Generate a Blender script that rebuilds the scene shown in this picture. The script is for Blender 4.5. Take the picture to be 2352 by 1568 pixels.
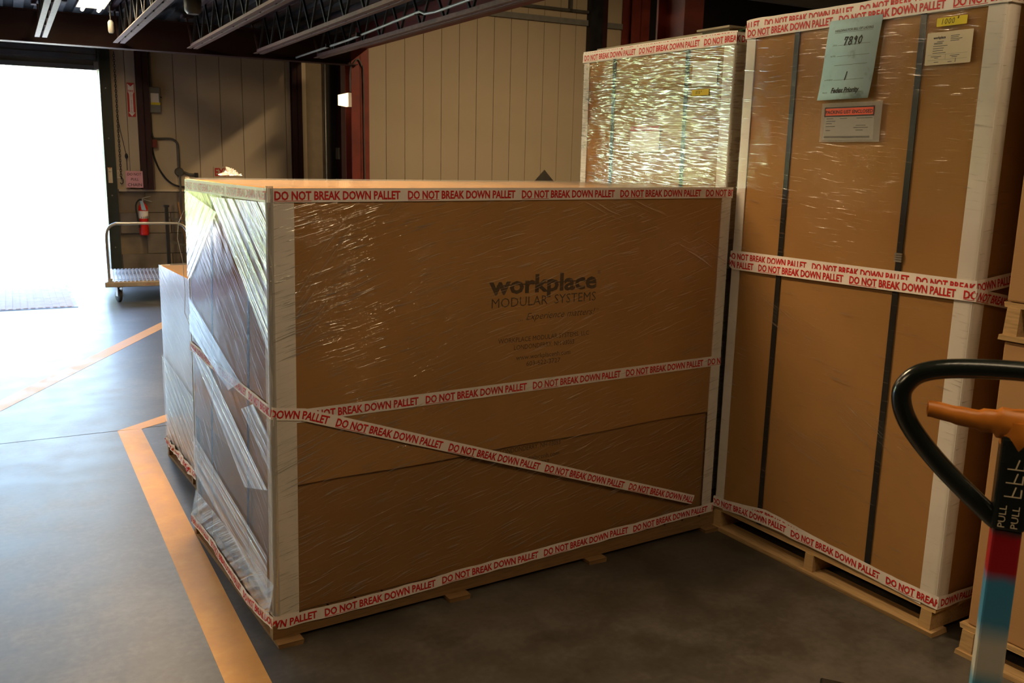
import bpy, bmesh, math, random
from mathutils import Vector, Matrix, noise
random.seed(7)
C = bpy.context.scene.collection
SC = bpy.context.scene
R = math.radians
for o in list(bpy.data.objects): bpy.data.objects.remove(o)

# ------------------------------------------------------------------ camera, sky, sun, exposure
H = 1.55
PITCH, ROLL, FPX = 0.1966, 0.0225, 2096.0
cp, sp, cr, sr = math.cos(PITCH), math.sin(PITCH), math.cos(ROLL), math.sin(ROLL)
fw = Vector((0, cp, -sp)); up0 = Vector((0, sp, cp)); rt0 = Vector((1, 0, 0))
rt = cr * rt0 + sr * up0; up = -sr * rt0 + cr * up0
cam = bpy.data.cameras.new('camera'); camo = bpy.data.objects.new('camera', cam); C.objects.link(camo)
M = Matrix((rt, up, -fw)).transposed().to_4x4(); M.translation = (0, 0, H); camo.matrix_world = M
cam.sensor_width = 36; cam.lens = FPX * 36 / 2352; cam.clip_start = .05; cam.clip_end = 400
cam.dof.use_dof = True; cam.dof.focus_distance = 3.1; cam.dof.aperture_fstop = 11
SC.camera = camo
BA = R(28.8)                                     # the building's own axes: U along the back wall, V towards it
U = Vector((math.cos(BA), math.sin(BA), 0)); V = Vector((-math.sin(BA), math.cos(BA), 0)); Z = Vector((0, 0, 1))
def B(u, v, z=0): return U * u + V * v + Z * z

SUN_EL = R(56)
sun_dir = (-V * math.cos(SUN_EL) + U * 0.25 + Z * math.sin(SUN_EL)).normalized()      # towards the sun
w = bpy.data.worlds.new('sky'); SC.world = w; w.use_nodes = True
wn = w.node_tree.nodes; wl = w.node_tree.links; wn.clear()
wo = wn.new('ShaderNodeOutputWorld'); wb = wn.new('ShaderNodeBackground'); ws = wn.new('ShaderNodeTexSky')
ws.sky_type = 'NISHITA'; ws.sun_disc = False; ws.sun_elevation = SUN_EL
ws.sun_rotation = math.atan2(sun_dir.x, sun_dir.y); ws.air_density = 1.0; ws.dust_density = 2.0
wb.inputs[1].default_value = 4.6
wh = wn.new('ShaderNodeHueSaturation'); wh.inputs['Saturation'].default_value = 1.0      # thin high haze
wl.new(ws.outputs[0], wh.inputs['Color']); wl.new(wh.outputs[0], wb.inputs[0]); wl.new(wb.outputs[0], wo.inputs[0])
sl = bpy.data.lights.new('sun', 'SUN'); sl.energy = 50; sl.angle = R(.53); sl.color = (1, .95, .87)
so = bpy.data.objects.new('sun', sl); C.objects.link(so); so.rotation_euler = sun_dir.to_track_quat('Z', 'Y').to_euler()
so.location = (0, -5, 12)
vs = SC.view_settings
vs.view_transform = 'Standard'; vs.look = 'None'; vs.gamma = 1; vs.use_curve_mapping = False; vs.exposure = 0.0
LAMP = (1.0, .70, .39)
cy = SC.cycles
cy.max_bounces = 10; cy.transparent_max_bounces = 16; cy.sample_clamp_indirect = 6; cy.caustics_reflective = False; cy.caustics_refractive = False
cy.use_denoising = True

# ------------------------------------------------------------------ materials
MATS = {}
class N:
    def __init__(s, name):
        s.m = bpy.data.materials.new(name); s.m.use_nodes = True
        s.t = s.m.node_tree; s.t.nodes.clear(); s.out = s.n('OutputMaterial')
    def n(s, typ, **kw):
        x = s.t.nodes.new('ShaderNode' + typ)
        for k, v in kw.items(): setattr(x, k, v)
        return x
    def l(s, a, b): s.t.links.new(a, b)
    def coord(s, kind='Object', scale=(1, 1, 1)):
        c = s.n('TexCoord'); m = s.n('Mapping'); m.inputs['Scale'].default_value = scale
        s.l(c.outputs[kind], m.inputs[0]); return m.outputs[0]
    def noise(s, vec, scale, detail=3, rough=.5):
        x = s.n('TexNoise'); x.inputs['Scale'].default_value = scale; x.inputs['Detail'].default_value = detail
        x.inputs['Roughness'].default_value = rough; s.l(vec, x.inputs['Vector']); return x.outputs['Fac']
    def ramp(s, fac, stops):
        r = s.n('ValToRGB'); e = r.color_ramp.elements
        while len(e) < len(stops): e.new(.5)
        for el, (p, c) in zip(e, stops):
            el.position = p; el.color = (*c, 1) if len(c) == 3 else c
        s.l(fac, r.inputs[0]); return r.outputs[0]
    def math(s, op, a, b=None, clamp=False):
        x = s.n('Math', operation=op); x.use_clamp = clamp
        for i, v in enumerate((a, b)):
            if v is None: continue
            if isinstance(v, (int, float)): x.inputs[i].default_value = v
            else: s.l(v, x.inputs[i])
        return x.outputs[0]
    def rng(s, f, a, b, c, d):
        x = s.n('MapRange'); x.clamp = True
        for i, v in enumerate((a, b, c, d)): x.inputs[i + 1].default_value = v
        s.l(f, x.inputs[0]); return x.outputs[0]
    def bump(s, h, strength=.3, dist=.01):
        b = s.n('Bump'); b.inputs['Strength'].default_value = strength; b.inputs['Distance'].default_value = dist
        s.l(h, b.inputs['Height']); return b.outputs[0]
    def bsdf(s, col=None, rough=.5, metal=0, spec=.5, normal=None):
        p = s.n('BsdfPrincipled')
        if col is not None:
            if isinstance(col, tuple): p.inputs['Base Color'].default_value = (*col, 1)
            else: s.l(col, p.inputs['Base Color'])
        if isinstance(rough, (int, float)): p.inputs['Roughness'].default_value = rough
        else: s.l(rough, p.inputs['Roughness'])
        p.inputs['Metallic'].default_value = metal; p.inputs['Specular IOR Level'].default_value = spec
        if normal is not None: s.l(normal, p.inputs['Normal'])
        s.l(p.outputs[0], s.out.inputs[0]); return p

def plain(name, col, rough=.55, metal=0, spec=.4, var=.18, scale=9, bump=.08):
    """a painted / solid surface with a little procedural grain and wear"""
    k = N(name); v = k.coord(); f = k.noise(v, scale, 4)
    lo = tuple(c * (1 - var) for c in col); hi = tuple(min(1, c * (1 + var)) for c in col)
    c = k.ramp(f, [(.3, lo), (.7, hi)])
    k.bsdf(c, k.rng(f, .3, .7, max(.05, rough - .08), min(1, rough + .08)), metal, spec, k.bump(k.noise(v, scale * 12, 2), bump, .002))
    MATS[name] = k.m; return k.m

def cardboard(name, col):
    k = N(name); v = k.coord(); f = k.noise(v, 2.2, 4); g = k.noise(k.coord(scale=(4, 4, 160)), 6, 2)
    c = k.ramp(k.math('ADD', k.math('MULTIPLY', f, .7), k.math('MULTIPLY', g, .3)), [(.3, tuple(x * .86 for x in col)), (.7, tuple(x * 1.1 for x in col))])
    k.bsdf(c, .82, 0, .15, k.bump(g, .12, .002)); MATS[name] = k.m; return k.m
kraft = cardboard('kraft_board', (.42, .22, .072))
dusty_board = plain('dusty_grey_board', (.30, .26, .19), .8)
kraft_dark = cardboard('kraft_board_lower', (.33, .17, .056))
kraft_light = cardboard('kraft_board_plain', (.46, .27, .125))
board_white = plain('white_edge_board', (.84, .79, .72), .6, spec=.25, var=.05)
tape_white = plain('tape_white', (.86, .81, .77), .42, spec=.4, var=.05, scale=20)
tape_red = plain('tape_red_ink', (.56, .015, .012), .45, var=.08)
ink = plain('black_ink', (.02, .017, .014), .6, var=.1)
ink_soft = plain('faded_ink', (.065, .04, .022), .7, var=.2)
grey_print = plain('grey_print', (.12, .11, .10), .7, var=.1)
strap_mat = plain('strap_black', (.013, .015, .015), .4, var=.2, spec=.4)
steel_clip = plain('strap_clip_steel', (.5, .5, .47), .35, metal=.9)
red_steel = plain('red_primer_steel', (.17, .028, .017), .6, var=.25, scale=5)
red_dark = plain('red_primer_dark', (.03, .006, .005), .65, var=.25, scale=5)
joist_mat = plain('dusty_joist_paint', (.17, .095, .075), .6, var=.3, scale=14)
joist_light = plain('flaking_joist_paint', (.30, .225, .21), .6, var=.35, scale=22)
black_steel = plain('black_steel', (.012, .012, .012), .5, var=.3)
dark_void = plain('dark_opening_panel', (.012, .009, .008), .8, var=.3)  # near-black colour stands in for the darkness of unlit openings
deck_metal = plain('roof_deck_metal', (.016, .014, .012), .7, var=.2)
panel_cream = plain('cream_wall_panel', (.52, .43, .295), .62, var=.06, scale=1.4, bump=.03)
wall_cream = plain('wall_backing', (.22, .17, .11), .7, var=.1)
green_steel = plain('dark_green_steel', (.022, .03, .022), .5, var=.2)
slat_grey = plain('shutter_slat_grey', (.10, .11, .11), .5, var=.15)
galv = plain('galvanised_steel', (.42, .42, .40), .35, metal=.85, var=.15)
alum = plain('scuffed_aluminium', (.62, .60, .57), .3, metal=.9, var=.12, scale=20)
conduit_mat = plain('grey_conduit', (.10, .095, .08), .5, metal=.2, var=.2)
dull_conduit = plain('dull_conduit', (.26, .25, .23), .5, metal=.2)
duct_metal = plain('duct_metal', (.10, .10, .10), .42, metal=.6)
deck_paint = plain('worn_beige_deck_edge', (.40, .34, .27), .5, metal=.15, var=.2)
rubber = plain('black_rubber', (.018, .018, .018), .7, var=.2)
ext_red = plain('extinguisher_red', (.62, .02, .01), .25, spec=.6, var=.06)
sign_red = plain('sign_red', (.45, .02, .015), .5, var=.08)
sign_white = plain('sign_white', (.75, .70, .62), .5, var=.04)
pink_paper = plain('pink_paper', (.72, .36, .37), .8, var=.05)
blue_paper = None
yellow_paper = plain('yellow_sticker', (.80, .64, .03), .6, var=.04)
label_paper = plain('label_paper', (.74, .62, .43), .6, var=.04)
orange_ink = plain('pouch_orange_red', (.80, .085, .03), .45, var=.05)
blue_tag = plain('blue_tag_paper', (.30, .45, .55), .7, var=.05)
dirty_wall = plain('stained_concrete_block', (.17, .14, .105), .85, var=.3, scale=3, bump=.25)
orange_cast = plain('orange_lever_paint', (.58, .19, .022), .38, var=.2, spec=.5, scale=16)
green_cloth = plain('green_sheet', (.05, .12, .05), .7, var=.2)
box_grey = plain('switch_box_grey', (.20, .20, .18), .5, var=.12)
lamp_glass_mat = None

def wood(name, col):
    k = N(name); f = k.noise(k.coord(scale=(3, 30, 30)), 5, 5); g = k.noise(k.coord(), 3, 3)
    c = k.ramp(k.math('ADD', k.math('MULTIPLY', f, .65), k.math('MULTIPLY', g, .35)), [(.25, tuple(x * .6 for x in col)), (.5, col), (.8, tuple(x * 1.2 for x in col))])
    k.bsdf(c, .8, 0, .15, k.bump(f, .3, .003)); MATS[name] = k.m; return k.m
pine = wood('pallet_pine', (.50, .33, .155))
pine_dark = wood('pallet_pine_worn_shaded', (.24, .14, .062))  # worn pine, base colour darkened further to hold the pallet's shade

def mk_paper():
    k = N('blue_holding_sheet'); v = k.coord(); f = k.noise(v, 14, 5, .6)
    c = k.ramp(f, [(.38, (.50, .71, .78)), (.58, (.46, .66, .72)), (.74, (.22, .32, .33))])
    k.bsdf(c, .75, 0, .2); return k.m
blue_paper = mk_paper()

def mk_concrete():
    k = N('sealed_concrete'); v = k.coord()
    a = k.noise(v, .9, 6, .6); b = k.noise(v, 5, 6, .65); d = k.noise(v, 40, 3)
    m = k.math('ADD', k.math('MULTIPLY', a, .5), k.math('ADD', k.math('MULTIPLY', b, .38), k.math('MULTIPLY', d, .12)))
    c = k.ramp(m, [(.38, (.030, .026, .020)), (.5, (.064, .058, .048)), (.62, (.118, .110, .096))])
    r = k.rng(b, .3, .7, .40, .48)
    k.bsdf(c, r, 0, .75, k.bump(k.noise(v, 14, 5), .03, .01)); return k.m
concrete = mk_concrete()
def mk_line():
    k = N('worn_yellow_floor_paint'); v = k.coord(); a = k.noise(v, 7, 6, .65)
    c = k.ramp(a, [(.3, (.56, .27, .035)), (.55, (.65, .33, .05)), (.75, (.70, .41, .10))])
    k.bsdf(c, k.rng(a, .3, .7, .42, .6), 0, .45, k.bump(k.noise(v, 30, 3), .15, .003)); return k.m
line_paint = mk_line()
def mk_ramp():
    k = N('ribbed_ramp_concrete'); v = k.coord(); a = k.noise(v, 9, 5)
    c = k.ramp(a, [(.3, (.50, .42, .45)), (.7, (.64, .56, .58))])
    k.bsdf(c, .75, 0, .3); return k.m
ramp_mat = mk_ramp()
def mk_grass():
    k = N('dry_grass'); v = k.coord(); a = k.noise(v, .55, 6, .7); b = k.noise(v, 4, 5, .7)
    c = k.ramp(k.math('ADD', k.math('MULTIPLY', a, .5), k.math('MULTIPLY', b, .5)), [(.34, (.04, .07, .018)), (.46, (.19, .26, .07)), (.58, (.40, .44, .18)), (.7, (.56, .56, .32))])
    k.bsdf(c, .9, 0, .1, k.bump(b, 1, .3)); return k.m
grass = mk_grass()
apron_mat = plain('sunlit_concrete_apron', (.55, .53, .49), .85, var=.1, scale=1)

def mk_emit(name, col, e):
    k = N(name); x = k.n('Emission'); x.inputs[0].default_value = (*col, 1); x.inputs[1].default_value = e
    k.l(x.outputs[0], k.out.inputs[0]); return k.m
tube_mat = mk_emit('lit_tube', (1, .86, .62), 14)
pack_mat = mk_emit('lit_lens', (1, .72, .38), 3.2)

def film(name, along=3.2, across=170, base=.03, line=.58, milk=.24, rough=.075, strength=1.1, patch=(.28, .5), pscale=2.2, haze=.006, fres=.55, strip=False, rid=(.56, .74)):
    """clear stretch film: transparent sheet with a glossy skin whose fine pulled wrinkles follow the UV's u direction"""
    k = N(name); uv = k.n('TexCoord').outputs['UV']
    def mp(sc):
        m = k.n('Mapping'); m.inputs['Scale'].default_value = sc; k.l(uv, m.inputs[0]); return m.outputs[0]
    w = k.n('VectorMath', operation='ADD')
    wob = k.n('TexNoise'); wob.inputs['Scale'].default_value = 2.5; wob.inputs['Detail'].default_value = 2; k.l(uv, wob.inputs['Vector'])
    ws = k.n('VectorMath', operation='SCALE'); ws.inputs['Scale'].default_value = .06; k.l(wob.outputs['Color'], ws.inputs[0])
    k.l(uv, w.inputs[0]); k.l(ws.outputs[0], w.inputs[1])
    def mpw(sc):
        m = k.n('Mapping'); m.inputs['Scale'].default_value = sc; k.l(w.outputs[0], m.inputs[0]); return m.outputs[0]
    l1 = k.noise(mpw((along * 2.6, across, 1)), 1.0, 3, .6)
    l2 = k.noise(mpw((along, across * .3, 1)), 1.0, 2, .5)
    mask = k.rng(k.noise(mp((1, 1, 1)), pscale, 3, .6), patch[0], patch[1], 0, 1)
    ridge = k.rng(l1, rid[0], rid[1], 0, 1)
    if strip: mask = k.math('MULTIPLY', mask, k.rng(k.noise(mp((along * .35, across * .16, 1)), 1.0, 2, .6), .40, .56, 0, 1))
    h = k.math('ADD', k.math('MULTIPLY', l1, .55), k.math('MULTIPLY', l2, .9))
    h = k.math('MULTIPLY', h, k.rng(mask, 0, 1, .25, 1))
    nrm = k.bump(h, strength, .004)
    lw = k.n('LayerWeight'); lw.inputs[0].default_value = .28
    fac = k.math('ADD', k.math('MULTIPLY', lw.outputs['Fresnel'], fres), k.math('ADD', base, k.math('MULTIPLY', k.math('MULTIPLY', ridge, mask), line)), True)
    tr = k.n('BsdfTransparent'); gl = k.n('BsdfGlossy'); gl.inputs['Roughness'].default_value = rough; k.l(nrm, gl.inputs['Normal'])
    gl.inputs['Color'].default_value = (.96, .96, .93, 1)
    mx = k.n('MixShader'); k.l(fac, mx.inputs[0]); k.l(tr.outputs[0], mx.inputs[1]); k.l(gl.outputs[0], mx.inputs[2])
    df = k.n('BsdfDiffuse'); df.inputs['Color'].default_value = (.8, .78, .74, 1)
    m2 = k.n('MixShader'); k.l(k.math('ADD', haze, k.math('MULTIPLY', k.math('MULTIPLY', ridge, mask), milk)), m2.inputs[0])  # white diffuse streaks on the ridges mimic bright wrinkle glints
    k.l(mx.outputs[0], m2.inputs[1]); k.l(df.outputs[0], m2.inputs[2]); k.l(m2.outputs[0], k.out.inputs[0])
    MATS[name] = k.m; return k.m
film_front = film('film_front', fres=.30)
film_tall = film('film_tall', along=3.0, across=130, base=.02, fres=.20, line=.72, milk=.12, rid=(.60, .76), patch=(.33, .55), rough=.09)
film_far = film('film_far', along=5.0, across=130, base=.05, line=.6, milk=.03, fres=.20, rid=(.49, .67), strength=.85, patch=(.28, .5), rough=.07)
film_end = film('film_end', along=1.4, across=110, base=.12, line=.45, milk=.12, strength=.3, patch=(.35, .55), rough=.06)
film_band = film('film_band', along=.9, across=230, base=.05, line=.5, milk=.30, strength=.6, patch=(.2, .45), rough=.12, strip=True, rid=(.40, .62), fres=.25)
film_fan = film('film_fan', along=1.6, across=170, base=.0, fres=.10, rough=.08, line=.65, milk=.30, strength=1.0, patch=(.38, .52), pscale=3)
film_lines = film('film_lines', along=1.8, across=170, base=.0, fres=.05, line=.6, milk=.14, rough=.1, strength=1.0, patch=(.40, .55), pscale=3)
film_top = film('film_top', along=.8, across=24, base=.15, line=.35, milk=.10, strength=.8, rough=.16, haze=.07, fres=.42)
film_clear = film('film_pouch', along=8, across=14, base=.10, line=.1, milk=.10, strength=.5, haze=.28)
film_white = film('film_white', along=1.4, across=120, base=.34, line=.5, milk=.3, strength=.5, patch=(.2, .4), rough=.14, haze=.3)
film_scrap = film('film_scrap', along=6, across=20, base=.25, line=.3, milk=.55, patch=(.1, .2), haze=.55)

# ------------------------------------------------------------------ mesh helpers
class MB:
    def __init__(s): s.v = []; s.f = []; s.uv = {}; s.fm = {}
    def face(s, pts, uv=None, mi=0):
        b = len(s.v); s.v += [Vector(p) for p in pts]; s.f.append(tuple(range(b, b + len(pts))))
        if uv: s.uv[len(s.f) - 1] = uv
        if mi: s.fm[len(s.f) - 1] = mi
        return s
    def add(s, verts, faces, mi=0):
        b = len(s.v); s.v += [Vector(p) for p in verts]
        for f in faces:
            s.f.append(tuple(i + b for i in f))
            if mi: s.fm[len(s.f) - 1] = mi
        return s
    def hexa(s, c, mi=0):
        return s.add(c, [(3, 2, 1, 0), (4, 5, 6, 7), (0, 1, 5, 4), (1, 2, 6, 5), (2, 3, 7, 6), (3, 0, 4, 7)], mi)
    def box(s, x0, x1, y0, y1, z0, z1, mi=0):
        return s.hexa([(x0, y0, z0), (x1, y0, z0), (x1, y1, z0), (x0, y1, z0), (x0, y0, z1), (x1, y0, z1), (x1, y1, z1), (x0, y1, z1)], mi)
    def bar(s, a, b, w, h, upv=Z, mi=0):
        a = Vector(a); b = Vector(b); t = (b - a).normalized(); upv = Vector(upv)
        sd = t.cross(upv)
        if sd.length < 1e-4: sd = t.cross(Vector((1, 0, 0)))
        sd.normalize(); u2 = sd.cross(t)
        c = []
        for p in (a, b):
            for i, j in ((-1, -1), (1, -1), (1, 1), (-1, 1)): c.append(p + sd * i * w / 2 + u2 * j * h / 2)
        return s.add(c, [(3, 2, 1, 0), (4, 5, 6, 7), (0, 1, 5, 4), (1, 2, 6, 5), (2, 3, 7, 6), (3, 0, 4, 7)], mi)
    def tube(s, pts, r, n=10, cap=True, mi=0):
        pts = [Vector(p) for p in pts]; rs = r if isinstance(r, (list, tuple)) else [r] * len(pts)
        prev = None; rings = []
        for i, p in enumerate(pts):
            t = (pts[min(i + 1, len(pts) - 1)] - pts[max(i - 1, 0)]).normalized()
            if prev is None: a = t.cross(Z if abs(t.z) < .9 else Vector((1, 0, 0))).normalized()
            else:
                a = prev - t * prev.dot(t); a.normalize()
            prev = a; b = t.cross(a); rad = rs[i]
            rx, ry = rad if isinstance(rad, tuple) else (rad, rad)
            rings.append([p + a * rx * math.cos(2 * math.pi * k / n) + b * ry * math.sin(2 * math.pi * k / n) for k in range(n)])
        base = len(s.v)
        for q in rings: s.v += q
        for i in range(len(rings) - 1):
            for k in range(n):
                s.f.append((base + i * n + k, base + i * n + (k + 1) % n, base + (i + 1) * n + (k + 1) % n, base + (i + 1) * n + k))
                if mi: s.fm[len(s.f) - 1] = mi
        if cap:
            s.f.append(tuple(base + k for k in reversed(range(n)))); s.f.append(tuple(base + (len(rings) - 1) * n + k for k in range(n)))
            if mi: s.fm[len(s.f) - 1] = s.fm[len(s.f) - 2] = mi
        return s
    def lathe(s, o, prof, n=20, axis='z', mi=0):
        """prof: (radius, height) pairs around an axis through o"""
        o = Vector(o); base = len(s.v)
        for r, h in prof:
            for k in range(n):
                a = 2 * math.pi * k / n; x, y = r * math.cos(a), r * math.sin(a)
                s.v.append(o + (Vector((x, y, h)) if axis == 'z' else Vector((h, x, y)) if axis == 'x' else Vector((x, h, y))))
        for i in range(len(prof) - 1):
            for k in range(n):
                s.f.append((base + i * n + k, base + i * n + (k + 1) % n, base + (i + 1) * n + (k + 1) % n, base + (i + 1) * n + k))
                if mi: s.fm[len(s.f) - 1] = mi
        s.f.append(tuple(base + k for k in reversed(range(n)))); s.f.append(tuple(base + (len(prof) - 1) * n + k for k in range(n)))
        if mi: s.fm[len(s.f) - 1] = s.fm[len(s.f) - 2] = mi
        return s
    def prism(s, poly, ex, ey, nrm, o, depth):
        """polygon (x, y) in the plane ex, ey at o, thickened along nrm"""
        o, ex, ey, nrm = Vector(o), Vector(ex), Vector(ey), Vector(nrm); n = len(poly); b = len(s.v)
        for d in (0, depth): s.v += [o + ex * x + ey * y + nrm * d for x, y in poly]
        s.f.append(tuple(b + i for i in reversed(range(n)))); s.f.append(tuple(b + n + i for i in range(n)))
        for i in range(n): s.f.append((b + i, b + (i + 1) % n, b + n + (i + 1) % n, b + n + i))
        return s
    def map(s, fn): s.v = [Vector(fn(p)) for p in s.v]; return s
    def mesh(s, name, mats, smooth=False):
        me = bpy.data.meshes.new(name); me.from_pydata([tuple(p) for p in s.v], [], s.f)
        for m in (mats if isinstance(mats, (list, tuple)) else [mats]): me.materials.append(m)
        if s.uv:
            ul = me.uv_layers.new(name='uv')
            for i, p in enumerate(me.polygons):
                if i in s.uv:
                    for li, q in zip(p.loop_indices, s.uv[i]): ul.data[li].uv = q
        for i, m in s.fm.items(): me.polygons[i].material_index = m
        if smooth:
            me.polygons.foreach_set('use_smooth', [True] * len(me.polygons))
            me.update()
            try: me.set_sharp_from_angle(angle=R(38))
            except Exception: pass
        me.update(); return me

WARP = {}
def obj(name, mb, mat, parent=None, loc=(0, 0, 0), rz=0, smooth=False, label=None, bevel=0):
    if isinstance(mb, MB):
        if parent is not None and parent.name in WARP and mb.v: mb.map(WARP[parent.name])
        me = mb.mesh(name, mat, smooth)
    else: me = mb
    o = bpy.data.objects.new(name, me); C.objects.link(o); o.location = loc; o.rotation_euler = (0, 0, rz)
    if parent is not None: o.parent = parent
    if label: o['label'] = label
    if bevel:
        b = o.modifiers.new('bevel', 'BEVEL'); b.width = bevel; b.segments = 2; b.limit_method = 'ANGLE'
    return o
def thing(name, label, cat, loc=(0, 0, 0), rz=0, group=None):
    o = bpy.data.objects.new(name, None); C.objects.link(o); o.location = loc; o.rotation_euler = (0, 0, rz)
    o.empty_display_size = .1; o['label'] = label; o['category'] = cat
    if group: o['group'] = group
    return o
def tag(o, label, cat, group=None):
    o['label'] = label; o['category'] = cat
    if group: o['group'] = group
    return o
def struct(name, mb, mat, parent=None, loc=(0, 0, 0), rz=BA, smooth=False):
    o = obj(name, mb, mat, parent, loc, rz if parent is None else 0, smooth)
    if parent is None: o['kind'] = 'structure'
    return o
def bthing(name, label, cat, u, v, z=0, group=None): return thing(name, label, cat, B(u, v, z), BA, group)

# ------------------------------------------------------------------ lettering (outline text turned into flat mesh)
TXT = {}
def text2d(s, bold=0.0, shear=0.0):
    """vertices and faces of a line of text; capitals are 1 high, the line starts at x = 0"""
    key = (s, bold, shear)
    if key in TXT: return TXT[key]
    def run(t):
        cu = bpy.data.curves.new('t', 'FONT'); cu.body = t; cu.size = 1; cu.offset = bold; cu.shear = shear; cu.resolution_u = 2; cu.dimensions = '2D'; cu.fill_mode = 'FRONT'
        ob = bpy.data.objects.new('t', cu); C.objects.link(ob); bpy.context.view_layer.update()
        dg = bpy.context.evaluated_depsgraph_get(); me = ob.evaluated_get(dg).to_mesh()
        vv = [v.co.copy() for v in me.vertices]; ff = [tuple(p.vertices) for p in me.polygons]
        ob.evaluated_get(dg).to_mesh_clear(); bpy.data.objects.remove(ob); bpy.data.curves.remove(cu); return vv, ff
    if 'H' not in TXT:
        hv, _ = run('H'); TXT['H'] = max(v.y for v in hv) - min(v.y for v in hv)
    vv, ff = run(s); h = TXT['H']
    x0 = min(v.x for v in vv); TXT[key] = ([((v.x - x0) / h, v.y / h) for v in vv], ff, (max(v.x for v in vv) - x0) / h)
    return TXT[key]
def put_text(mb, s, o, ex, ey, height, width=None, bold=0.0, shear=0.0, center=False, mi=0):
    """lay a text line on a plane: o = left end of the base line"""
    vv, ff, wd = text2d(s, bold, shear); o, ex, ey = Vector(o), Vector(ex), Vector(ey)
    sx = (width / wd) if width else height
    off = -wd * sx / 2 if center else 0
    return mb.add([o + ex * (x * sx + off) + ey * y * height for x, y in vv], ff, mi)
STROKE = {
 '1': [[(.3, 1), (.22, 0)]], '0': [[(.3, 1), (.08, .75), (.05, .3), (.25, 0), (.45, .2), (.5, .7), (.3, 1)]],
 '7': [[(.05, .7), (.08, 1), (.5, .98), (.3, .5), (.2, 0)]], '8': [[(.26, .52), (.07, .66), (.09, .9), (.27, 1), (.45, .9), (.44, .66), (.26, .52), (.03, .34), (.05, .1), (.25, 0), (.47, .12), (.46, .36), (.26, .52)]],
 '9': [[(.42, .85), (.25, 1), (.08, .75), (.22, .55), (.42, .8), (.38, .3), (.34, 0)]], '5': [[(.5, 1), (.15, 1), (.12, .6), (.4, .5), (.4, .15), (.05, .05)]],
 '2': [[(.05, .7), (.2, 1), (.45, .95), (.42, .6), (.02, .02), (.55, .05)]], '#': [[(.2, .95), (.12, .05)], [(.42, .95), (.34, .05)], [(0, .65), (.52, .7)], [(0, .3), (.5, .36)]],
}
def put_strokes(mb, s, o, ex, ey, height, wdt, step=.62, slant=.12):
    o, ex, ey = Vector(o), Vector(ex), Vector(ey)
    for i, ch in enumerate(s):
        for ln in STROKE[ch]:
            p = [((x + slant * y + i * step) * height, y * height) for x, y in ln]
            for (x0, y0), (x1, y1) in zip(p, p[1:]):
                dx, dy = x1 - x0, y1 - y0; L = math.hypot(dx, dy) or 1; nx, ny = -dy / L * wdt / 2, dx / L * wdt / 2
                ax, ay = dx / L * wdt * .35, dy / L * wdt * .35
                q = [(x0 - ax + nx, y0 - ay + ny), (x0 - ax - nx, y0 - ay - ny), (x1 + ax - nx, y1 + ay - ny), (x1 + ax + nx, y1 + ay + ny)]
                mb.face([o + ex * a + ey * b for a, b in reversed(q)])
    return mb

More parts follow.
